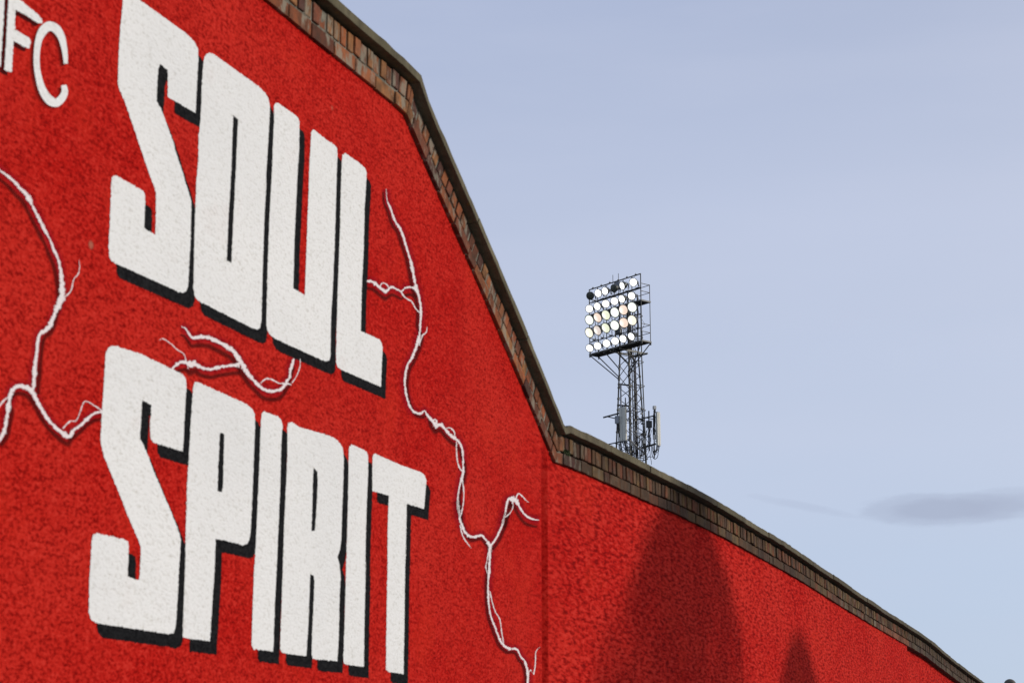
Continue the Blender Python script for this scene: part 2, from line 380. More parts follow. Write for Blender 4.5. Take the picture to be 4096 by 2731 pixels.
LETTERS=[('S', 'upper', [(5.395, 4.531), (5.413, 4.538), (5.833, 4.542), (5.911, 4.533), (5.94, 4.514), (5.946, 4.478), (5.944, 4.344), (5.943, 4.242), (5.742, 4.233), (5.733, 4.237), (5.729, 4.309), (5.724, 4.339), (5.669, 4.344), (5.657, 4.318), (5.656, 4.188), (5.695, 4.166), (5.798, 4.059), (5.804, 4.041), (5.873, 3.962), (5.929, 3.889), (5.941, 3.874), (5.948, 3.721), (5.944, 3.531), (5.932, 3.506), (5.904, 3.493), (5.879, 3.491), (5.445, 3.483), (5.416, 3.483), (5.397, 3.499), (5.389, 3.538), (5.39, 3.644), (5.384, 3.769), (5.385, 3.793), (5.4, 3.805), (5.422, 3.809), (5.588, 3.808), (5.607, 3.801), (5.613, 3.777), (5.615, 3.668), (5.695, 3.665), (5.688, 3.778), (5.685, 3.824), (5.671, 3.848), (5.64, 3.878), (5.567, 3.96), (5.527, 4.01), (5.438, 4.11), (5.399, 4.144), (5.39, 4.162), (5.386, 4.266), (5.387, 4.377), (5.393, 4.465)], None), ('O', 'upper', [(5.987, 4.48), (5.992, 4.5), (6.006, 4.518), (6.027, 4.531), (6.061, 4.539), (6.3, 4.542), (6.45, 4.543), (6.501, 4.535), (6.53, 4.521), (6.547, 4.492), (6.547, 4.427), (6.538, 4.25), (6.534, 4.177), (6.538, 4.119), (6.532, 4.003), (6.532, 3.835), (6.533, 3.724), (6.537, 3.537), (6.524, 3.502), (6.501, 3.492), (6.457, 3.488), (6.025, 3.493), (5.997, 3.505), (5.985, 3.535), (5.978, 3.678), (5.973, 3.833), (5.972, 3.965), (5.979, 4.074), (5.98, 4.043), (5.974, 4.161), (5.982, 4.225), (5.982, 4.346), (5.984, 4.45)], [(6.239, 4.34), (6.281, 4.336), (6.278, 4.288), (6.278, 4.121), (6.276, 4.063), (6.273, 3.892), (6.27, 3.715), (6.232, 3.713), (6.232, 3.879), (6.237, 4.023), (6.242, 4.162), (6.239, 4.109), (6.239, 4.275)]), ('U', 'upper', [(6.582, 4.499), (6.588, 4.515), (6.602, 4.527), (6.627, 4.533), (6.779, 4.535), (6.809, 4.532), (6.821, 4.518), (6.826, 4.399), (6.816, 4.239), (6.809, 4.017), (6.82, 4.357), (6.813, 4.177), (6.807, 3.971), (6.809, 3.751), (6.919, 3.747), (6.922, 3.945), (6.927, 4.213), (6.929, 4.393), (6.926, 4.252), (6.931, 4.389), (6.936, 4.504), (6.949, 4.529), (6.975, 4.53), (7.091, 4.526), (7.17, 4.53), (7.193, 4.524), (7.204, 4.5), (7.201, 4.41), (7.2, 4.248), (7.197, 4.032), (7.189, 3.846), (7.179, 3.713), (7.181, 3.61), (7.183, 3.53), (7.171, 3.512), (7.14, 3.499), (7.102, 3.496), (6.662, 3.49), (6.612, 3.497), (6.588, 3.514), (6.58, 3.542), (6.575, 3.735), (6.575, 3.96), (6.58, 4.132), (6.588, 4.278), (6.577, 4.034), (6.583, 4.207), (6.586, 4.36), (6.588, 4.448)], None), ('L', 'upper', [(7.251, 4.485), (7.257, 4.508), (7.281, 4.528), (7.303, 4.529), (7.447, 4.531), (7.5, 4.526), (7.518, 4.509), (7.516, 4.465), (7.504, 4.318), (7.503, 4.119), (7.491, 3.925), (7.491, 3.79), (7.49, 3.722), (7.617, 3.728), (7.698, 3.73), (7.724, 3.718), (7.734, 3.693), (7.728, 3.628), (7.723, 3.504), (7.305, 3.495), (7.261, 3.497), (7.242, 3.515), (7.239, 3.545), (7.238, 3.675), (7.24, 3.859), (7.245, 4.02), (7.249, 4.17), (7.247, 4.309), (7.25, 4.449)], None), ('S', 'lower', [(5.408, 3.132), (5.415, 3.156), (5.428, 3.17), (5.449, 3.179), (5.474, 3.183), (5.629, 3.191), (5.897, 3.182), (5.939, 3.178), (5.959, 3.165), (5.965, 3.135), (5.963, 3.039), (5.96, 2.885), (5.753, 2.882), (5.729, 2.894), (5.72, 2.949), (5.725, 2.98), (5.724, 3.018), (5.66, 3.023), (5.66, 2.979), (5.658, 2.879), (5.686, 2.86), (5.775, 2.764), (5.857, 2.683), (5.893, 2.649), (5.963, 2.571), (5.973, 2.55), (5.97, 2.48), (5.969, 2.349), (5.964, 2.228), (5.952, 2.204), (5.92, 2.196), (5.485, 2.195), (5.439, 2.195), (5.409, 2.205), (5.393, 2.227), (5.386, 2.33), (5.387, 2.43), (5.386, 2.474), (5.393, 2.493), (5.416, 2.502), (5.589, 2.503), (5.613, 2.497), (5.62, 2.48), (5.624, 2.374), (5.701, 2.37), (5.702, 2.448), (5.7, 2.49), (5.685, 2.509), (5.629, 2.564), (5.561, 2.639), (5.434, 2.775), (5.411, 2.815), (5.407, 2.838), (5.406, 2.889), (5.408, 3.01), (5.408, 3.108)], None), ('P', 'lower', [(6.015, 3.145), (6.023, 3.168), (6.05, 3.173), (6.219, 3.169), (6.438, 3.164), (6.485, 3.154), (6.507, 3.135), (6.513, 3.09), (6.512, 2.974), (6.511, 2.79), (6.507, 2.653), (6.497, 2.618), (6.478, 2.599), (6.447, 2.591), (6.308, 2.591), (6.23, 2.589), (6.232, 2.466), (6.225, 2.331), (6.218, 2.194), (6.016, 2.191), (6.014, 2.31), (6.012, 2.485), (6.005, 2.616), (6.002, 2.705), (6.008, 2.629), (6.001, 2.756), (6.005, 2.864), (6.008, 2.973), (6.011, 3.083)], [(6.232, 3.01), (6.267, 3.007), (6.269, 2.887), (6.273, 2.798), (6.263, 2.777), (6.23, 2.776), (6.229, 2.88)]), ('I', 'lower', [(6.562, 3.123), (6.566, 3.149), (6.585, 3.163), (6.614, 3.163), (6.707, 3.165), (6.738, 3.157), (6.751, 3.135), (6.744, 3.062), (6.746, 2.873), (6.74, 2.638), (6.74, 2.638), (6.737, 2.519), (6.732, 2.401), (6.731, 2.284), (6.729, 2.192), (6.584, 2.191), (6.566, 2.188), (6.547, 2.204), (6.546, 2.325), (6.546, 2.497), (6.552, 2.583), (6.554, 2.614), (6.558, 2.797), (6.561, 2.959)], None), ('R', 'lower', [(6.793, 3.133), (6.8, 3.156), (6.839, 3.165), (6.901, 3.156), (7.148, 3.17), (7.244, 3.17), (7.298, 3.158), (7.328, 3.14), (7.34, 3.102), (7.342, 3.007), (7.337, 2.876), (7.335, 2.726), (7.322, 2.682), (7.3, 2.645), (7.323, 2.618), (7.333, 2.569), (7.323, 2.615), (7.337, 2.566), (7.33, 2.481), (7.331, 2.376), (7.33, 2.293), (7.323, 2.194), (7.118, 2.187), (7.086, 2.19), (7.074, 2.204), (7.075, 2.313), (7.081, 2.435), (7.083, 2.517), (7.072, 2.541), (7.043, 2.542), (7.041, 2.513), (7.038, 2.411), (7.035, 2.309), (7.026, 2.194), (6.829, 2.192), (6.804, 2.194), (6.788, 2.21), (6.79, 2.347), (6.792, 2.506), (6.792, 2.665), (6.792, 2.736), (6.799, 2.899), (6.802, 3.022)], [(7.046, 3.001), (7.083, 2.995), (7.091, 2.945), (7.084, 2.818), (7.075, 2.734), (7.042, 2.727), (7.044, 2.812), (7.043, 2.938)]), ('I', 'lower', [(7.39, 3.133), (7.393, 3.157), (7.42, 3.172), (7.456, 3.173), (7.542, 3.171), (7.579, 3.168), (7.595, 3.151), (7.599, 3.071), (7.59, 2.913), (7.587, 2.758), (7.589, 2.598), (7.594, 2.66), (7.593, 2.573), (7.59, 2.399), (7.593, 2.187), (7.413, 2.185), (7.388, 2.189), (7.382, 2.205), (7.386, 2.339), (7.389, 2.55), (7.389, 2.721), (7.392, 2.647), (7.393, 2.82), (7.394, 2.994)], None), ('T', 'lower', [(7.643, 3.123), (7.647, 3.162), (7.667, 3.176), (7.705, 3.174), (7.951, 3.17), (8.203, 3.175), (8.251, 3.168), (8.276, 3.146), (8.265, 3.084), (8.251, 2.998), (8.041, 2.994), (8.039, 2.909), (8.038, 2.771), (8.031, 2.647), (8.034, 2.781), (8.032, 2.62), (8.033, 2.394), (8.03, 2.183), (7.859, 2.181), (7.832, 2.19), (7.83, 2.376), (7.829, 2.554), (7.833, 2.711), (7.83, 2.655), (7.826, 2.834), (7.831, 3.001), (7.649, 2.996)], None)]
SMALL=[('F', [(4.721, 4.233), (4.752, 4.234), (4.891, 4.219), (4.909, 4.215), (4.914, 4.202), (4.897, 4.189), (4.852, 4.19), (4.762, 4.185), (4.762, 4.161), (4.765, 4.115), (4.837, 4.117), (4.854, 4.114), (4.857, 4.106), (4.852, 4.083), (4.839, 4.076), (4.763, 4.073), (4.764, 4.021), (4.765, 3.96), (4.724, 3.954), (4.724, 4.045), (4.721, 4.144), (4.72, 4.204)]), ('A', [(4.601, 4.213), (4.683, 4.237), (4.699, 4.195), (4.702, 4.116), (4.703, 4.028), (4.704, 3.957), (4.66, 3.956)])]
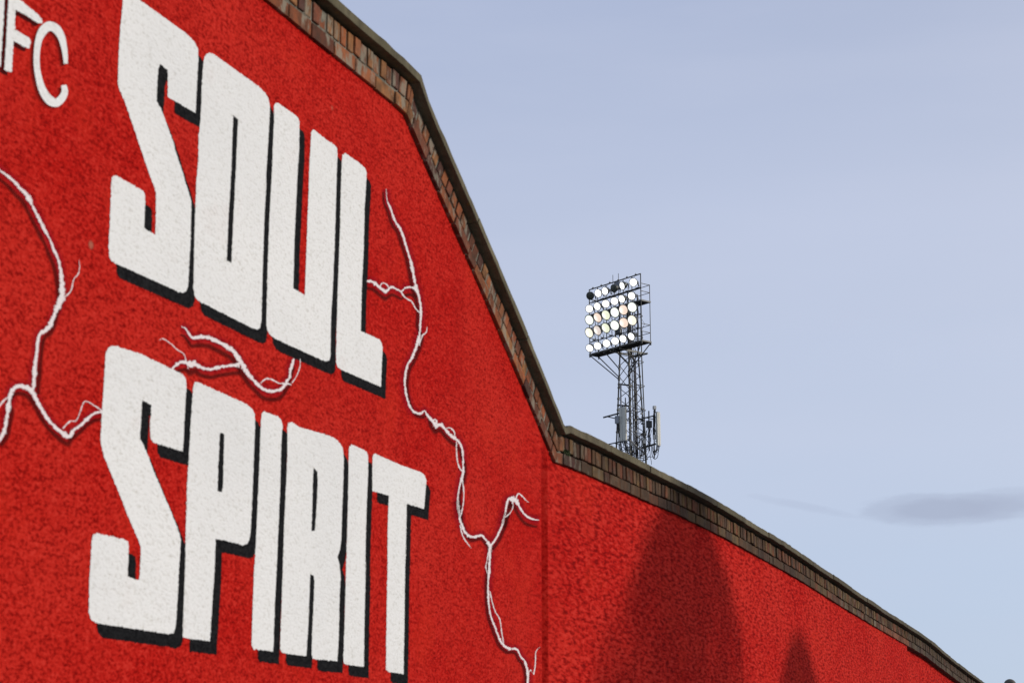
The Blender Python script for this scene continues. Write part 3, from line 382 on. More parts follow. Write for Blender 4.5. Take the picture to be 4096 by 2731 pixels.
RIBS=[('c', [(5.075, 4.113, 5.052, 4.103), (5.072, 4.143, 5.043, 4.13), (5.063, 4.175, 5.029, 4.157), (5.046, 4.209, 5.007, 4.182), (5.01, 4.23, 4.978, 4.192), (4.95, 4.221, 4.96, 4.189), (4.901, 4.178, 4.943, 4.174), (4.881, 4.128, 4.919, 4.136), (4.877, 4.074, 4.911, 4.086), (4.883, 4.026, 4.916, 4.041), (4.897, 3.989, 4.932, 4.007), (4.915, 3.957, 4.953, 3.981), (4.944, 3.933, 4.981, 3.965), (4.984, 3.923, 5.008, 3.96), (5.033, 3.937, 5.016, 3.96), (5.071, 3.972, 5.034, 3.976), (5.087, 4.01, 5.049, 3.999), (5.075, 4.034, 5.044, 4.019)]), ('shade', [(5.064, 4.1, 5.027, 4.084), (5.061, 4.131, 5.018, 4.111), (5.052, 4.163, 5.004, 4.137), (5.034, 4.198, 4.983, 4.162), (4.997, 4.22, 4.956, 4.171), (4.931, 4.209, 4.943, 4.17), (4.878, 4.163, 4.931, 4.158), (4.857, 4.111, 4.909, 4.122), (4.853, 4.057, 4.901, 4.073), (4.859, 4.008, 4.906, 4.029), (4.873, 3.971, 4.921, 3.996), (4.891, 3.938, 4.942, 3.97), (4.921, 3.913, 4.968, 3.955), (4.963, 3.904, 4.993, 3.951), (5.018, 3.918, 4.996, 3.949), (5.059, 3.957, 5.01, 3.961), (5.076, 3.997, 5.024, 3.982), (5.064, 4.022, 5.019, 4.0)]), ('crack', [(4.712, 3.612, 4.721, 3.621), (4.737, 3.603, 4.745, 3.612), (4.798, 3.593, 4.808, 3.604), (4.847, 3.572, 4.862, 3.587), (4.883, 3.56, 4.904, 3.577), (4.921, 3.539, 4.935, 3.548), (4.961, 3.503, 4.978, 3.514), (4.995, 3.474, 5.015, 3.486), (5.028, 3.457, 5.038, 3.463), (5.053, 3.424, 5.072, 3.434), (5.083, 3.393, 5.102, 3.402), (5.101, 3.347, 5.126, 3.356), (5.106, 3.298, 5.144, 3.307), (5.102, 3.268, 5.142, 3.271), (5.082, 3.22, 5.112, 3.22), (5.08, 3.209, 5.104, 3.209), (5.054, 3.162, 5.082, 3.159), (5.032, 3.141, 5.051, 3.132), (5.008, 3.123, 5.027, 3.119), (4.996, 3.094, 5.016, 3.096), (4.995, 3.047, 5.011, 3.05), (4.988, 3.015, 5.01, 3.019), (4.985, 2.984, 5.013, 2.988), (4.985, 2.953, 5.009, 2.957), (4.989, 2.92, 5.008, 2.923)]), ('shade', [(4.686, 3.58, 4.704, 3.597), (4.713, 3.571, 4.728, 3.589), (4.773, 3.56, 4.791, 3.58), (4.821, 3.54, 4.845, 3.563), (4.856, 3.528, 4.887, 3.553), (4.892, 3.507, 4.918, 3.524), (4.933, 3.472, 4.961, 3.49), (4.967, 3.442, 4.997, 3.462), (4.999, 3.425, 5.021, 3.439), (5.024, 3.392, 5.054, 3.409), (5.052, 3.362, 5.085, 3.377), (5.072, 3.317, 5.111, 3.332), (5.085, 3.27, 5.136, 3.287), (5.087, 3.245, 5.142, 3.253), (5.075, 3.2, 5.12, 3.205), (5.08, 3.193, 5.119, 3.197), (5.061, 3.149, 5.104, 3.148), (5.047, 3.133, 5.079, 3.122), (5.03, 3.118, 5.063, 3.114), (5.018, 3.088, 5.052, 3.092), (5.016, 3.041, 5.047, 3.045), (5.01, 3.008, 5.046, 3.014), (5.007, 2.977, 5.049, 2.984), (5.006, 2.946, 5.045, 2.953), (5.011, 2.912, 5.044, 2.919)]), ('glow', [(4.691, 3.592, 4.742, 3.641), (4.72, 3.582, 4.763, 3.633), (4.779, 3.572, 4.827, 3.625), (4.826, 3.552, 4.883, 3.607), (4.859, 3.54, 4.928, 3.596), (4.894, 3.521, 4.962, 3.566), (4.934, 3.486, 5.006, 3.532), (4.968, 3.456, 5.042, 3.504), (5.0, 3.44, 5.067, 3.48), (5.024, 3.408, 5.101, 3.45), (5.052, 3.379, 5.133, 3.416), (5.068, 3.335, 5.159, 3.367), (5.073, 3.289, 5.178, 3.316), (5.07, 3.266, 5.174, 3.274), (5.051, 3.22, 5.144, 3.22), (5.049, 3.209, 5.135, 3.209), (5.025, 3.165, 5.111, 3.156), (5.01, 3.151, 5.073, 3.122), (4.981, 3.128, 5.054, 3.114), (4.965, 3.09, 5.048, 3.1), (4.963, 3.042, 5.043, 3.054), (4.957, 3.01, 5.042, 3.024), (4.954, 2.979, 5.045, 2.994), (4.953, 2.948, 5.041, 2.963), (4.958, 2.914, 5.04, 2.929)]), ('crack', [(5.135, 3.272, 5.128, 3.276), (5.166, 3.295, 5.159, 3.297), (5.184, 3.321, 5.176, 3.321), (5.193, 3.356, 5.187, 3.356), (5.218, 3.383, 5.211, 3.383), (5.223, 3.409, 5.217, 3.408), (5.216, 3.434, 5.213, 3.433)]), ('crack', [(4.832, 2.71, 4.815, 2.715), (4.849, 2.728, 4.829, 2.733), (4.867, 2.751, 4.842, 2.752), (4.873, 2.787, 4.852, 2.785), (4.883, 2.833, 4.856, 2.83), (4.888, 2.874, 4.859, 2.872), (4.898, 2.898, 4.874, 2.905), (4.922, 2.913, 4.918, 2.927), (4.957, 2.914, 4.969, 2.933), (4.984, 2.905, 5.007, 2.921), (5.013, 2.887, 5.032, 2.897), (5.041, 2.862, 5.06, 2.873), (5.091, 2.833, 5.105, 2.844), (5.138, 2.814, 5.153, 2.827), (5.178, 2.799, 5.193, 2.818), (5.226, 2.799, 5.212, 2.817), (5.247, 2.825, 5.227, 2.833), (5.288, 2.854, 5.274, 2.861), (5.326, 2.885, 5.312, 2.892), (5.369, 2.912, 5.36, 2.921), (5.411, 2.924, 5.406, 2.936)]), ('shade', [(4.859, 2.705, 4.831, 2.712), (4.877, 2.723, 4.845, 2.73), (4.895, 2.747, 4.857, 2.748), (4.901, 2.783, 4.867, 2.781), (4.911, 2.832, 4.872, 2.823), (4.892, 2.853, 4.85, 2.843), (4.9, 2.871, 4.866, 2.881), (4.921, 2.884, 4.914, 2.905), (4.952, 2.884, 4.969, 2.911), (4.976, 2.876, 5.009, 2.899), (5.004, 2.858, 5.035, 2.874), (5.033, 2.833, 5.062, 2.85), (5.083, 2.803, 5.108, 2.821), (5.131, 2.784, 5.154, 2.805), (5.172, 2.769, 5.194, 2.796), (5.226, 2.768, 5.206, 2.794), (5.249, 2.796, 5.218, 2.808), (5.29, 2.825, 5.265, 2.836), (5.328, 2.856, 5.303, 2.867), (5.369, 2.881, 5.353, 2.897), (5.409, 2.893, 5.401, 2.912)]), ('glow', [(4.857, 2.704, 4.79, 2.722), (4.875, 2.722, 4.803, 2.738), (4.896, 2.75, 4.813, 2.753), (4.903, 2.789, 4.822, 2.783), (4.913, 2.836, 4.826, 2.827), (4.919, 2.876, 4.83, 2.87), (4.922, 2.891, 4.85, 2.913), (4.928, 2.895, 4.912, 2.945), (4.945, 2.894, 4.981, 2.953), (4.961, 2.888, 5.03, 2.938), (4.986, 2.873, 5.059, 2.912), (5.015, 2.847, 5.086, 2.888), (5.067, 2.816, 5.129, 2.861), (5.117, 2.796, 5.174, 2.846), (5.163, 2.78, 5.209, 2.838), (5.239, 2.782, 5.199, 2.834), (5.272, 2.816, 5.202, 2.843), (5.312, 2.844, 5.25, 2.872), (5.35, 2.874, 5.288, 2.903), (5.385, 2.896, 5.343, 2.937), (5.42, 2.906, 5.398, 2.954)]), ('crack', [(4.82, 2.827, 4.813, 2.83), (4.831, 2.838, 4.823, 2.84), (4.846, 2.854, 4.839, 2.857), (4.873, 2.874, 4.868, 2.877)]), ('crack', [(5.18, 2.826, 5.175, 2.828), (5.216, 2.855, 5.211, 2.859), (5.256, 2.869, 5.249, 2.871), (5.279, 2.908, 5.273, 2.908), (5.296, 2.94, 5.29, 2.942), (5.319, 2.945, 5.321, 2.95), (5.36, 2.939, 5.364, 2.943), (5.402, 2.93, 5.408, 2.936)]), ('crack', [(5.905, 3.36, 5.907, 3.362), (5.932, 3.359, 5.938, 3.365), (5.955, 3.346, 5.966, 3.354), (5.987, 3.331, 5.995, 3.344), (6.037, 3.341, 6.036, 3.358), (6.11, 3.356, 6.116, 3.375), (6.176, 3.356, 6.19, 3.376), (6.246, 3.354, 6.263, 3.374), (6.306, 3.346, 6.331, 3.365), (6.351, 3.324, 6.381, 3.341), (6.386, 3.301, 6.423, 3.321), (6.441, 3.276, 6.466, 3.292), (6.5, 3.26, 6.522, 3.277), (6.562, 3.246, 6.577, 3.263), (6.637, 3.251, 6.639, 3.268), (6.712, 3.271, 6.7, 3.283), (6.766, 3.303, 6.743, 3.307), (6.791, 3.333, 6.764, 3.336), (6.813, 3.355, 6.791, 3.354), (6.824, 3.392, 6.792, 3.388), (6.847, 3.436, 6.819, 3.434), (6.845, 3.446, 6.826, 3.443)]), ('shade', [(5.901, 3.321, 5.909, 3.334), (5.925, 3.32, 5.943, 3.336), (5.947, 3.308, 5.973, 3.325), (5.982, 3.292, 5.998, 3.315), (6.036, 3.302, 6.035, 3.329), (6.107, 3.316, 6.117, 3.346), (6.171, 3.315, 6.192, 3.346), (6.24, 3.313, 6.266, 3.344), (6.298, 3.306, 6.336, 3.335), (6.341, 3.284, 6.388, 3.31), (6.376, 3.261, 6.43, 3.29), (6.431, 3.236, 6.472, 3.261), (6.491, 3.219, 6.528, 3.246), (6.555, 3.204, 6.581, 3.232), (6.634, 3.209, 6.637, 3.237), (6.714, 3.229, 6.693, 3.25), (6.772, 3.264, 6.732, 3.272), (6.799, 3.295, 6.752, 3.299), (6.822, 3.318, 6.778, 3.316), (6.833, 3.355, 6.779, 3.349), (6.856, 3.399, 6.805, 3.395), (6.854, 3.409, 6.813, 3.403)]), ('glow', [(5.891, 3.336, 5.921, 3.387), (5.906, 3.335, 5.964, 3.389), (5.923, 3.325, 5.999, 3.376), (5.971, 3.306, 6.012, 3.369), (6.038, 3.318, 6.035, 3.381), (6.101, 3.331, 6.124, 3.4), (6.159, 3.331, 6.207, 3.401), (6.224, 3.329, 6.285, 3.4), (6.274, 3.323, 6.363, 3.389), (6.313, 3.303, 6.42, 3.363), (6.347, 3.28, 6.463, 3.343), (6.404, 3.254, 6.503, 3.315), (6.468, 3.236, 6.555, 3.301), (6.539, 3.22, 6.601, 3.289), (6.634, 3.226, 6.642, 3.293), (6.732, 3.251, 6.68, 3.302), (6.806, 3.295, 6.703, 3.315), (6.836, 3.33, 6.72, 3.339), (6.863, 3.358, 6.742, 3.351), (6.875, 3.397, 6.742, 3.383), (6.899, 3.44, 6.768, 3.43), (6.897, 3.453, 6.775, 3.435)]), ('crack', [(5.862, 3.178, 5.851, 3.181), (5.898, 3.206, 5.883, 3.214), (5.938, 3.221, 5.938, 3.237), (5.973, 3.208, 5.978, 3.244), (6.016, 3.228, 6.024, 3.255), (6.049, 3.226, 6.06, 3.243), (6.132, 3.235, 6.131, 3.249), (6.211, 3.26, 6.205, 3.273), (6.298, 3.287, 6.293, 3.3), (6.37, 3.302, 6.365, 3.322)]), ('shade', [(5.879, 3.148, 5.853, 3.153), (5.913, 3.174, 5.887, 3.188), (5.947, 3.187, 5.948, 3.212), (5.982, 3.174, 5.988, 3.22), (6.025, 3.194, 6.036, 3.231), (6.056, 3.191, 6.073, 3.219), (6.142, 3.2, 6.141, 3.224), (6.224, 3.226, 6.213, 3.247), (6.31, 3.251, 6.302, 3.274), (6.381, 3.266, 6.375, 3.296)]), ('glow', [(5.894, 3.171, 5.819, 3.188), (5.923, 3.193, 5.858, 3.227), (5.937, 3.198, 5.938, 3.259), (5.97, 3.185, 5.981, 3.268), (6.009, 3.204, 6.031, 3.279), (6.034, 3.202, 6.075, 3.268), (6.132, 3.212, 6.13, 3.272), (6.221, 3.239, 6.196, 3.294), (6.305, 3.265, 6.286, 3.322), (6.375, 3.279, 6.36, 3.345)]), ('crack', [(5.959, 3.238, 5.949, 3.234), (5.938, 3.26, 5.933, 3.256), (5.887, 3.268, 5.883, 3.264), (5.838, 3.279, 5.834, 3.275), (5.788, 3.287, 5.786, 3.283), (5.756, 3.272, 5.758, 3.27)]), ('crack', [(6.552, 3.274, 6.546, 3.277), (6.597, 3.3, 6.594, 3.306), (6.652, 3.307, 6.656, 3.314), (6.712, 3.305, 6.715, 3.312), (6.763, 3.316, 6.764, 3.323), (6.817, 3.32, 6.821, 3.328)]), ('crack', [(6.891, 3.455, 6.898, 3.457), (6.886, 3.417, 6.897, 3.419), (6.858, 3.372, 6.868, 3.372), (6.818, 3.335, 6.83, 3.334)]), ('crack', [(7.742, 4.498, 7.747, 4.5), (7.752, 4.442, 7.763, 4.446), (7.793, 4.407, 7.814, 4.418), (7.839, 4.362, 7.862, 4.374), (7.897, 4.338, 7.928, 4.355), (7.937, 4.312, 7.968, 4.325), (7.978, 4.271, 8.007, 4.283), (8.018, 4.23, 8.047, 4.241), (8.045, 4.184, 8.087, 4.199), (8.084, 4.122, 8.115, 4.133), (8.104, 4.086, 8.145, 4.102), (8.141, 4.05, 8.174, 4.062), (8.166, 3.992, 8.2, 4.001), (8.163, 3.925, 8.191, 3.931), (8.157, 3.871, 8.185, 3.876), (8.12, 3.812, 8.168, 3.818), (8.1, 3.775, 8.137, 3.778), (8.058, 3.72, 8.088, 3.721), (8.014, 3.677, 8.042, 3.679), (7.99, 3.62, 8.016, 3.624), (7.986, 3.57, 8.012, 3.577), (8.011, 3.512, 8.037, 3.52), (8.06, 3.468, 8.083, 3.478), (8.124, 3.455, 8.137, 3.467), (8.204, 3.463, 8.197, 3.476), (8.24, 3.486, 8.244, 3.497), (8.26, 3.473, 8.285, 3.485), (8.319, 3.453, 8.348, 3.469), (8.378, 3.427, 8.413, 3.464), (8.446, 3.45, 8.468, 3.473), (8.506, 3.437, 8.535, 3.452), (8.57, 3.42, 8.598, 3.438), (8.647, 3.414, 8.677, 3.432), (8.706, 3.397, 8.736, 3.409), (8.734, 3.369, 8.761, 3.375), (8.742, 3.32, 8.769, 3.325), (8.741, 3.27, 8.772, 3.274), (8.724, 3.238, 8.764, 3.241), (8.7, 3.189, 8.723, 3.19), (8.675, 3.124, 8.699, 3.127), (8.681, 3.059, 8.708, 3.064), (8.732, 3.028, 8.698, 3.022), (8.692, 3.11, 8.664, 3.102), (8.686, 3.033, 8.72, 3.04), (8.719, 2.988, 8.751, 2.997), (8.776, 2.945, 8.808, 2.959), (8.878, 2.934, 8.884, 2.95), (9.009, 2.961, 9.017, 2.976), (9.069, 2.948, 9.091, 2.957), (9.111, 2.923, 9.168, 2.935), (9.115, 2.87, 9.159, 2.874), (9.112, 2.795, 9.152, 2.798), (9.1, 2.719, 9.132, 2.722), (9.111, 2.62, 9.14, 2.624), (9.137, 2.56, 9.165, 2.566), (9.206, 2.498, 9.234, 2.504), (9.291, 2.429, 9.322, 2.438), (9.411, 2.397, 9.431, 2.413), (9.537, 2.405, 9.556, 2.417), (9.597, 2.37, 9.624, 2.378), (9.659, 2.35, 9.692, 2.357), (9.699, 2.29, 9.743, 2.295), (9.703, 2.227, 9.739, 2.229), (9.699, 2.189, 9.735, 2.191)]), ('shade', [(7.694, 4.467, 7.727, 4.479), (7.704, 4.41, 7.743, 4.426), (7.745, 4.375, 7.793, 4.398), (7.791, 4.329, 7.841, 4.354), (7.849, 4.306, 7.906, 4.336), (7.887, 4.28, 7.946, 4.306), (7.928, 4.239, 7.985, 4.263), (7.968, 4.198, 8.026, 4.221), (7.994, 4.153, 8.065, 4.179), (8.033, 4.092, 8.093, 4.113), (8.053, 4.056, 8.123, 4.082), (8.089, 4.02, 8.152, 4.042), (8.114, 3.963, 8.179, 3.98), (8.112, 3.895, 8.17, 3.913), (8.173, 3.855, 8.232, 3.872), (8.137, 3.8, 8.215, 3.809), (8.117, 3.763, 8.183, 3.768), (8.076, 3.709, 8.133, 3.71), (8.031, 3.665, 8.087, 3.669), (8.005, 3.607, 8.062, 3.616), (8.001, 3.556, 8.058, 3.569), (8.027, 3.497, 8.082, 3.514), (8.077, 3.451, 8.127, 3.472), (8.148, 3.436, 8.175, 3.462), (8.239, 3.446, 8.226, 3.47), (8.269, 3.468, 8.278, 3.492), (8.274, 3.457, 8.334, 3.477), (8.294, 3.417, 8.356, 3.441), (8.362, 3.388, 8.411, 3.439), (8.43, 3.41, 8.467, 3.447), (8.484, 3.397, 8.538, 3.426), (8.55, 3.38, 8.6, 3.412), (8.626, 3.374, 8.679, 3.405), (8.681, 3.358, 8.742, 3.381), (8.709, 3.329, 8.767, 3.348), (8.753, 3.304, 8.814, 3.319), (8.751, 3.256, 8.817, 3.265), (8.734, 3.226, 8.808, 3.231), (8.711, 3.176, 8.768, 3.18), (8.686, 3.11, 8.743, 3.118), (8.692, 3.045, 8.752, 3.056), (8.776, 3.019, 8.709, 3.007), (8.736, 3.103, 8.675, 3.086), (8.697, 3.018, 8.764, 3.032), (8.731, 2.972, 8.795, 2.989), (8.787, 2.928, 8.853, 2.951), (8.866, 2.908, 8.882, 2.938), (8.998, 2.934, 9.013, 2.964), (9.048, 2.922, 9.098, 2.944), (9.087, 2.899, 9.179, 2.919), (9.09, 2.849, 9.17, 2.856), (9.066, 2.772, 9.141, 2.777), (9.053, 2.695, 9.122, 2.702), (9.064, 2.597, 9.129, 2.605), (9.091, 2.536, 9.154, 2.548), (9.16, 2.473, 9.221, 2.487), (9.246, 2.403, 9.308, 2.422), (9.373, 2.369, 9.409, 2.398), (9.495, 2.378, 9.536, 2.402), (9.55, 2.344, 9.608, 2.362), (9.609, 2.325, 9.678, 2.339), (9.648, 2.267, 9.731, 2.276), (9.651, 2.206, 9.727, 2.209), (9.647, 2.168, 9.723, 2.171)]), ('glow', [(7.677, 4.475, 7.813, 4.523), (7.687, 4.415, 7.828, 4.473), (7.731, 4.378, 7.877, 4.447), (7.778, 4.331, 7.924, 4.405), (7.838, 4.307, 7.988, 4.387), (7.873, 4.283, 8.033, 4.355), (7.913, 4.243, 8.074, 4.311), (7.952, 4.203, 8.115, 4.269), (7.977, 4.159, 8.156, 4.224), (8.016, 4.098, 8.184, 4.158), (8.036, 4.061, 8.215, 4.128), (8.072, 4.027, 8.245, 4.086), (8.095, 3.972, 8.273, 4.021), (8.093, 3.91, 8.264, 3.947), (8.087, 3.859, 8.256, 3.889), (8.052, 3.804, 8.238, 3.826), (8.035, 3.771, 8.204, 3.782), (7.996, 3.719, 8.152, 3.722), (7.95, 3.673, 8.108, 3.683), (7.922, 3.61, 8.085, 3.635), (7.918, 3.554, 8.081, 3.593), (7.945, 3.492, 8.104, 3.541), (8.0, 3.442, 8.144, 3.505), (8.091, 3.423, 8.169, 3.499), (8.218, 3.438, 8.183, 3.502), (8.229, 3.455, 8.255, 3.528), (8.204, 3.444, 8.342, 3.514), (8.265, 3.424, 8.403, 3.499), (8.347, 3.395, 8.445, 3.497), (8.413, 3.417, 8.502, 3.506), (8.45, 3.406, 8.592, 3.483), (8.521, 3.388, 8.648, 3.47), (8.594, 3.382, 8.731, 3.464), (8.636, 3.371, 8.807, 3.435), (8.657, 3.351, 8.84, 3.394), (8.663, 3.306, 8.849, 3.34), (8.663, 3.259, 8.851, 3.286), (8.648, 3.233, 8.841, 3.247), (8.624, 3.183, 8.801, 3.196), (8.598, 3.114, 8.777, 3.137), (8.605, 3.045, 8.786, 3.078), (8.809, 3.043, 8.622, 3.007), (8.767, 3.13, 8.591, 3.082), (8.611, 3.017, 8.797, 3.056), (8.647, 2.969, 8.826, 3.017), (8.715, 2.918, 8.871, 2.986), (8.867, 2.902, 8.895, 2.982), (8.992, 2.929, 9.033, 3.009), (9.006, 2.92, 9.156, 2.986), (9.03, 2.905, 9.251, 2.953), (9.032, 2.86, 9.244, 2.884), (9.03, 2.787, 9.237, 2.806), (9.017, 2.71, 9.217, 2.73), (9.029, 2.61, 9.224, 2.635), (9.057, 2.545, 9.247, 2.581), (9.128, 2.48, 9.313, 2.522), (9.219, 2.407, 9.395, 2.461), (9.373, 2.366, 9.469, 2.444), (9.488, 2.376, 9.607, 2.447), (9.523, 2.348, 9.7, 2.401), (9.575, 2.332, 9.777, 2.375), (9.609, 2.281, 9.836, 2.304), (9.612, 2.223, 9.832, 2.234), (9.608, 2.185, 9.828, 2.195)]), ('crack', [(7.542, 3.971, 7.547, 3.987), (7.607, 3.983, 7.623, 4.001), (7.678, 3.977, 7.697, 3.994), (7.754, 3.971, 7.753, 3.996), (7.833, 4.017, 7.833, 4.032), (7.939, 4.026, 7.94, 4.036), (7.989, 4.057, 7.98, 4.064), (8.059, 4.076, 8.064, 4.09), (8.124, 4.078, 8.141, 4.102)]), ('shade', [(7.541, 3.928, 7.551, 3.958), (7.603, 3.939, 7.63, 3.971), (7.671, 3.933, 7.707, 3.964), (7.755, 3.928, 7.754, 3.965), (7.835, 3.973, 7.835, 4.0), (7.94, 3.982, 7.941, 4.005), (7.995, 4.014, 7.976, 4.031), (8.058, 4.031, 8.067, 4.058), (8.119, 4.031, 8.148, 4.07)]), ('glow', [(7.531, 3.941, 7.559, 4.018), (7.58, 3.95, 7.65, 4.034), (7.64, 3.944, 7.735, 4.027), (7.755, 3.943, 7.752, 4.025), (7.833, 3.988, 7.833, 4.061), (7.936, 3.996, 7.942, 4.066), (8.014, 4.036, 7.955, 4.085), (8.049, 4.044, 8.074, 4.122), (8.098, 4.043, 8.167, 4.136)]), ('crack', [(7.7, 3.993, 7.689, 3.994), (7.719, 4.01, 7.712, 4.014), (7.749, 4.018, 7.755, 4.025), (7.783, 4.011, 7.795, 4.02)]), ('crack', [(7.931, 4.024, 7.948, 4.034), (7.98, 4.008, 7.992, 4.016), (8.057, 4.008, 8.07, 4.017), (8.106, 3.988, 8.118, 3.995), (8.17, 3.974, 8.182, 3.981)]), ('crack', [(8.175, 3.811, 8.155, 3.809), (8.21, 3.868, 8.196, 3.868), (8.259, 3.896, 8.242, 3.896), (8.266, 3.93, 8.26, 3.929)]), ('crack', [(8.654, 3.409, 8.671, 3.412), (8.655, 3.356, 8.672, 3.359), (8.667, 3.307, 8.687, 3.312), (8.701, 3.276, 8.719, 3.283), (8.746, 3.26, 8.766, 3.265), (8.736, 3.223, 8.757, 3.227), (8.756, 3.171, 8.773, 3.174), (8.757, 3.121, 8.774, 3.123), (8.738, 3.069, 8.755, 3.07), (8.713, 3.025, 8.729, 3.026)]), ('crack', [(8.523, 3.45, 8.518, 3.454), (8.558, 3.462, 8.558, 3.468), (8.597, 3.461, 8.609, 3.468), (8.626, 3.448, 8.645, 3.454), (8.619, 3.426, 8.639, 3.428)]), ('crack', [(8.364, 3.464, 8.356, 3.468), (8.372, 3.467, 8.38, 3.479), (8.38, 3.465, 8.409, 3.471), (8.372, 3.425, 8.4, 3.429)]), ('crack', [(9.151, 2.924, 9.128, 2.928), (9.231, 2.969, 9.203, 2.972), (9.302, 3.03, 9.271, 3.031), (9.354, 3.089, 9.325, 3.088), (9.362, 3.145, 9.388, 3.146), (9.311, 3.071, 9.341, 3.073), (9.376, 3.122, 9.349, 3.121), (9.401, 3.174, 9.367, 3.172), (9.438, 3.217, 9.396, 3.223), (9.474, 3.21, 9.488, 3.251), (9.514, 3.219, 9.569, 3.248), (9.562, 3.206, 9.597, 3.218), (9.642, 3.174, 9.67, 3.186), (9.741, 3.159, 9.759, 3.173), (9.859, 3.166, 9.864, 3.174), (9.917, 3.174, 9.918, 3.177)]), ('shade', [(9.202, 2.91, 9.151, 2.919), (9.285, 2.956, 9.224, 2.962), (9.358, 3.018, 9.291, 3.02), (9.411, 3.078, 9.345, 3.077), (9.382, 3.133, 9.445, 3.135), (9.331, 3.058, 9.398, 3.062), (9.433, 3.112, 9.369, 3.109), (9.459, 3.164, 9.387, 3.159), (9.5, 3.209, 9.412, 3.209), (9.391, 3.165, 9.509, 3.215), (9.469, 3.171, 9.551, 3.213), (9.513, 3.159, 9.582, 3.183), (9.595, 3.125, 9.653, 3.151), (9.698, 3.109, 9.735, 3.138), (9.82, 3.116, 9.835, 3.14), (9.88, 3.124, 9.887, 3.142)]), ('glow', [(9.217, 2.912, 9.064, 2.939), (9.304, 2.961, 9.131, 2.979), (9.382, 3.028, 9.192, 3.032), (9.439, 3.091, 9.242, 3.086), (9.279, 3.143, 9.473, 3.148), (9.226, 3.065, 9.428, 3.078), (9.462, 3.128, 9.264, 3.116), (9.489, 3.18, 9.282, 3.166), (9.509, 3.208, 9.326, 3.232), (9.464, 3.177, 9.499, 3.285), (9.452, 3.187, 9.633, 3.281), (9.483, 3.178, 9.677, 3.246), (9.572, 3.143, 9.742, 3.218), (9.696, 3.124, 9.804, 3.208), (9.836, 3.131, 9.886, 3.21), (9.903, 3.139, 9.932, 3.212)]), ('crack', [(9.361, 3.108, 9.349, 3.112), (9.451, 3.148, 9.436, 3.15), (9.496, 3.188, 9.481, 3.188), (9.498, 3.216, 9.479, 3.213)]), ('crack', [(9.543, 3.243, 9.525, 3.243), (9.56, 3.261, 9.539, 3.262), (9.579, 3.274, 9.581, 3.283), (9.634, 3.269, 9.648, 3.277), (9.69, 3.256, 9.701, 3.262), (9.74, 3.251, 9.745, 3.254)]), ('crack', [(9.133, 2.684, 9.151, 2.687), (9.167, 2.632, 9.185, 2.635), (9.211, 2.586, 9.228, 2.59), (9.28, 2.549, 9.298, 2.552), (9.306, 2.489, 9.324, 2.492), (9.336, 2.426, 9.354, 2.429)]), ('crack', [(8.71, 2.982, 8.73, 2.987), (8.743, 2.932, 8.762, 2.937), (8.792, 2.907, 8.809, 2.913), (8.866, 2.882, 8.872, 2.885)]), ('crack', [(9.119, 2.905, 9.137, 2.906), (9.091, 2.842, 9.105, 2.843), (9.074, 2.808, 9.089, 2.81), (9.102, 2.774, 9.112, 2.776)]), ('crack', [(9.738, 2.291, 9.723, 2.295), (9.766, 2.307, 9.77, 2.316), (9.825, 2.292, 9.806, 2.296), (9.855, 2.352, 9.834, 2.352), (9.863, 2.418, 9.847, 2.418), (9.926, 2.452, 9.919, 2.453)])]
# ------------------------------------------------------------------ ground
mb = MB(); mb.add([(-900, -900, 0), (900, -900, 0), (900, 1500, 0), (-900, 1500, 0)], [(0, 1, 2, 3)])
m, t, b, P = new_mat('worn_asphalt')
n1 = NOISE(P, 60.0, 4, 0.7, t); n2 = NOISE(P, 0.35, 4, 0.6, t)
c_ = MIX(RAMP(n1, [(0.35, 0.0), (0.65, 1.0)], t), (0.035, 0.035, 0.036), (0.085, 0.083, 0.08), t)
c_ = MIX(RAMP(n2, [(0.4, 0.0), (0.7, 0.5)], t), c_, (0.10, 0.095, 0.085), t)
t.links.new(c_, b.inputs['Base Color']); b.inputs['Roughness'].default_value = 0.9; bump(t, b, n1, 0.4, 0.01)
tag(mb.build('ground', m), kind='structure')

# ------------------------------------------------------------------ the painted wall
# local frame: X along the wall, -Y out of its painted face, Z up
WALL_D = 3.6; YAW = R(20.8)
nn = Vector((math.cos(YAW), -math.sin(YAW), 0))
wall = empty('painted_wall', -nn * WALL_D, math.pi / 2 - YAW)
tag(wall, 'long red roughcast stadium wall painted with SOUL and SPIRIT under a brick parapet', 'wall')

# pavement strip at the wall foot (kerbed)
pv = MB()
a0 = -nn * WALL_D; dd = Vector((math.sin(YAW), math.cos(YAW), 0))
def wpt(s, n, z): return a0 + dd * s + nn * n + Vector((0, 0, z))
cs = [wpt(-12, -0.02, 0), wpt(60, -0.02, 0), wpt(60, 2.2, 0), wpt(-12, 2.2, 0)]
pv.add([tuple(c) for c in cs] + [(c.x, c.y, 0.12) for c in cs], [(4, 7, 6, 5), (0, 1, 5, 4), (1, 2, 6, 5), (2, 3, 7, 6), (3, 0, 4, 7)])
tag(pv.build('pavement', simple_mat('concrete_paving', (0.20, 0.195, 0.18), 0.9, 0, 0.2, 5.0)), kind='structure')

# parapet line: underside of the brick band (s, z)
PATH = [(-4.0, 4.90), (2.0, 4.925), (6.458, 4.945), (7.78, 4.958), (7.931, 4.955), (8.14, 4.820), (8.553, 4.573), (8.995, 4.305), (9.469, 4.008), (9.89, 3.735), (10.06, 3.625), (10.160, 3.556),
        (10.35, 3.566), (10.841, 3.582), (11.441, 3.592), (12.099, 3.603), (12.79, 3.620), (13.978, 3.630), (15.087, 3.622), (16.169, 3.613), (17.394, 3.594),
        (18.793, 3.556), (21.124, 3.508), (23.185, 3.474), (24.817, 3.440), (26.207, 3.378), (28.078, 3.300), (30.0, 3.235), (36.0, 3.06), (46.0, 2.8)]
CORN = (4, 11)
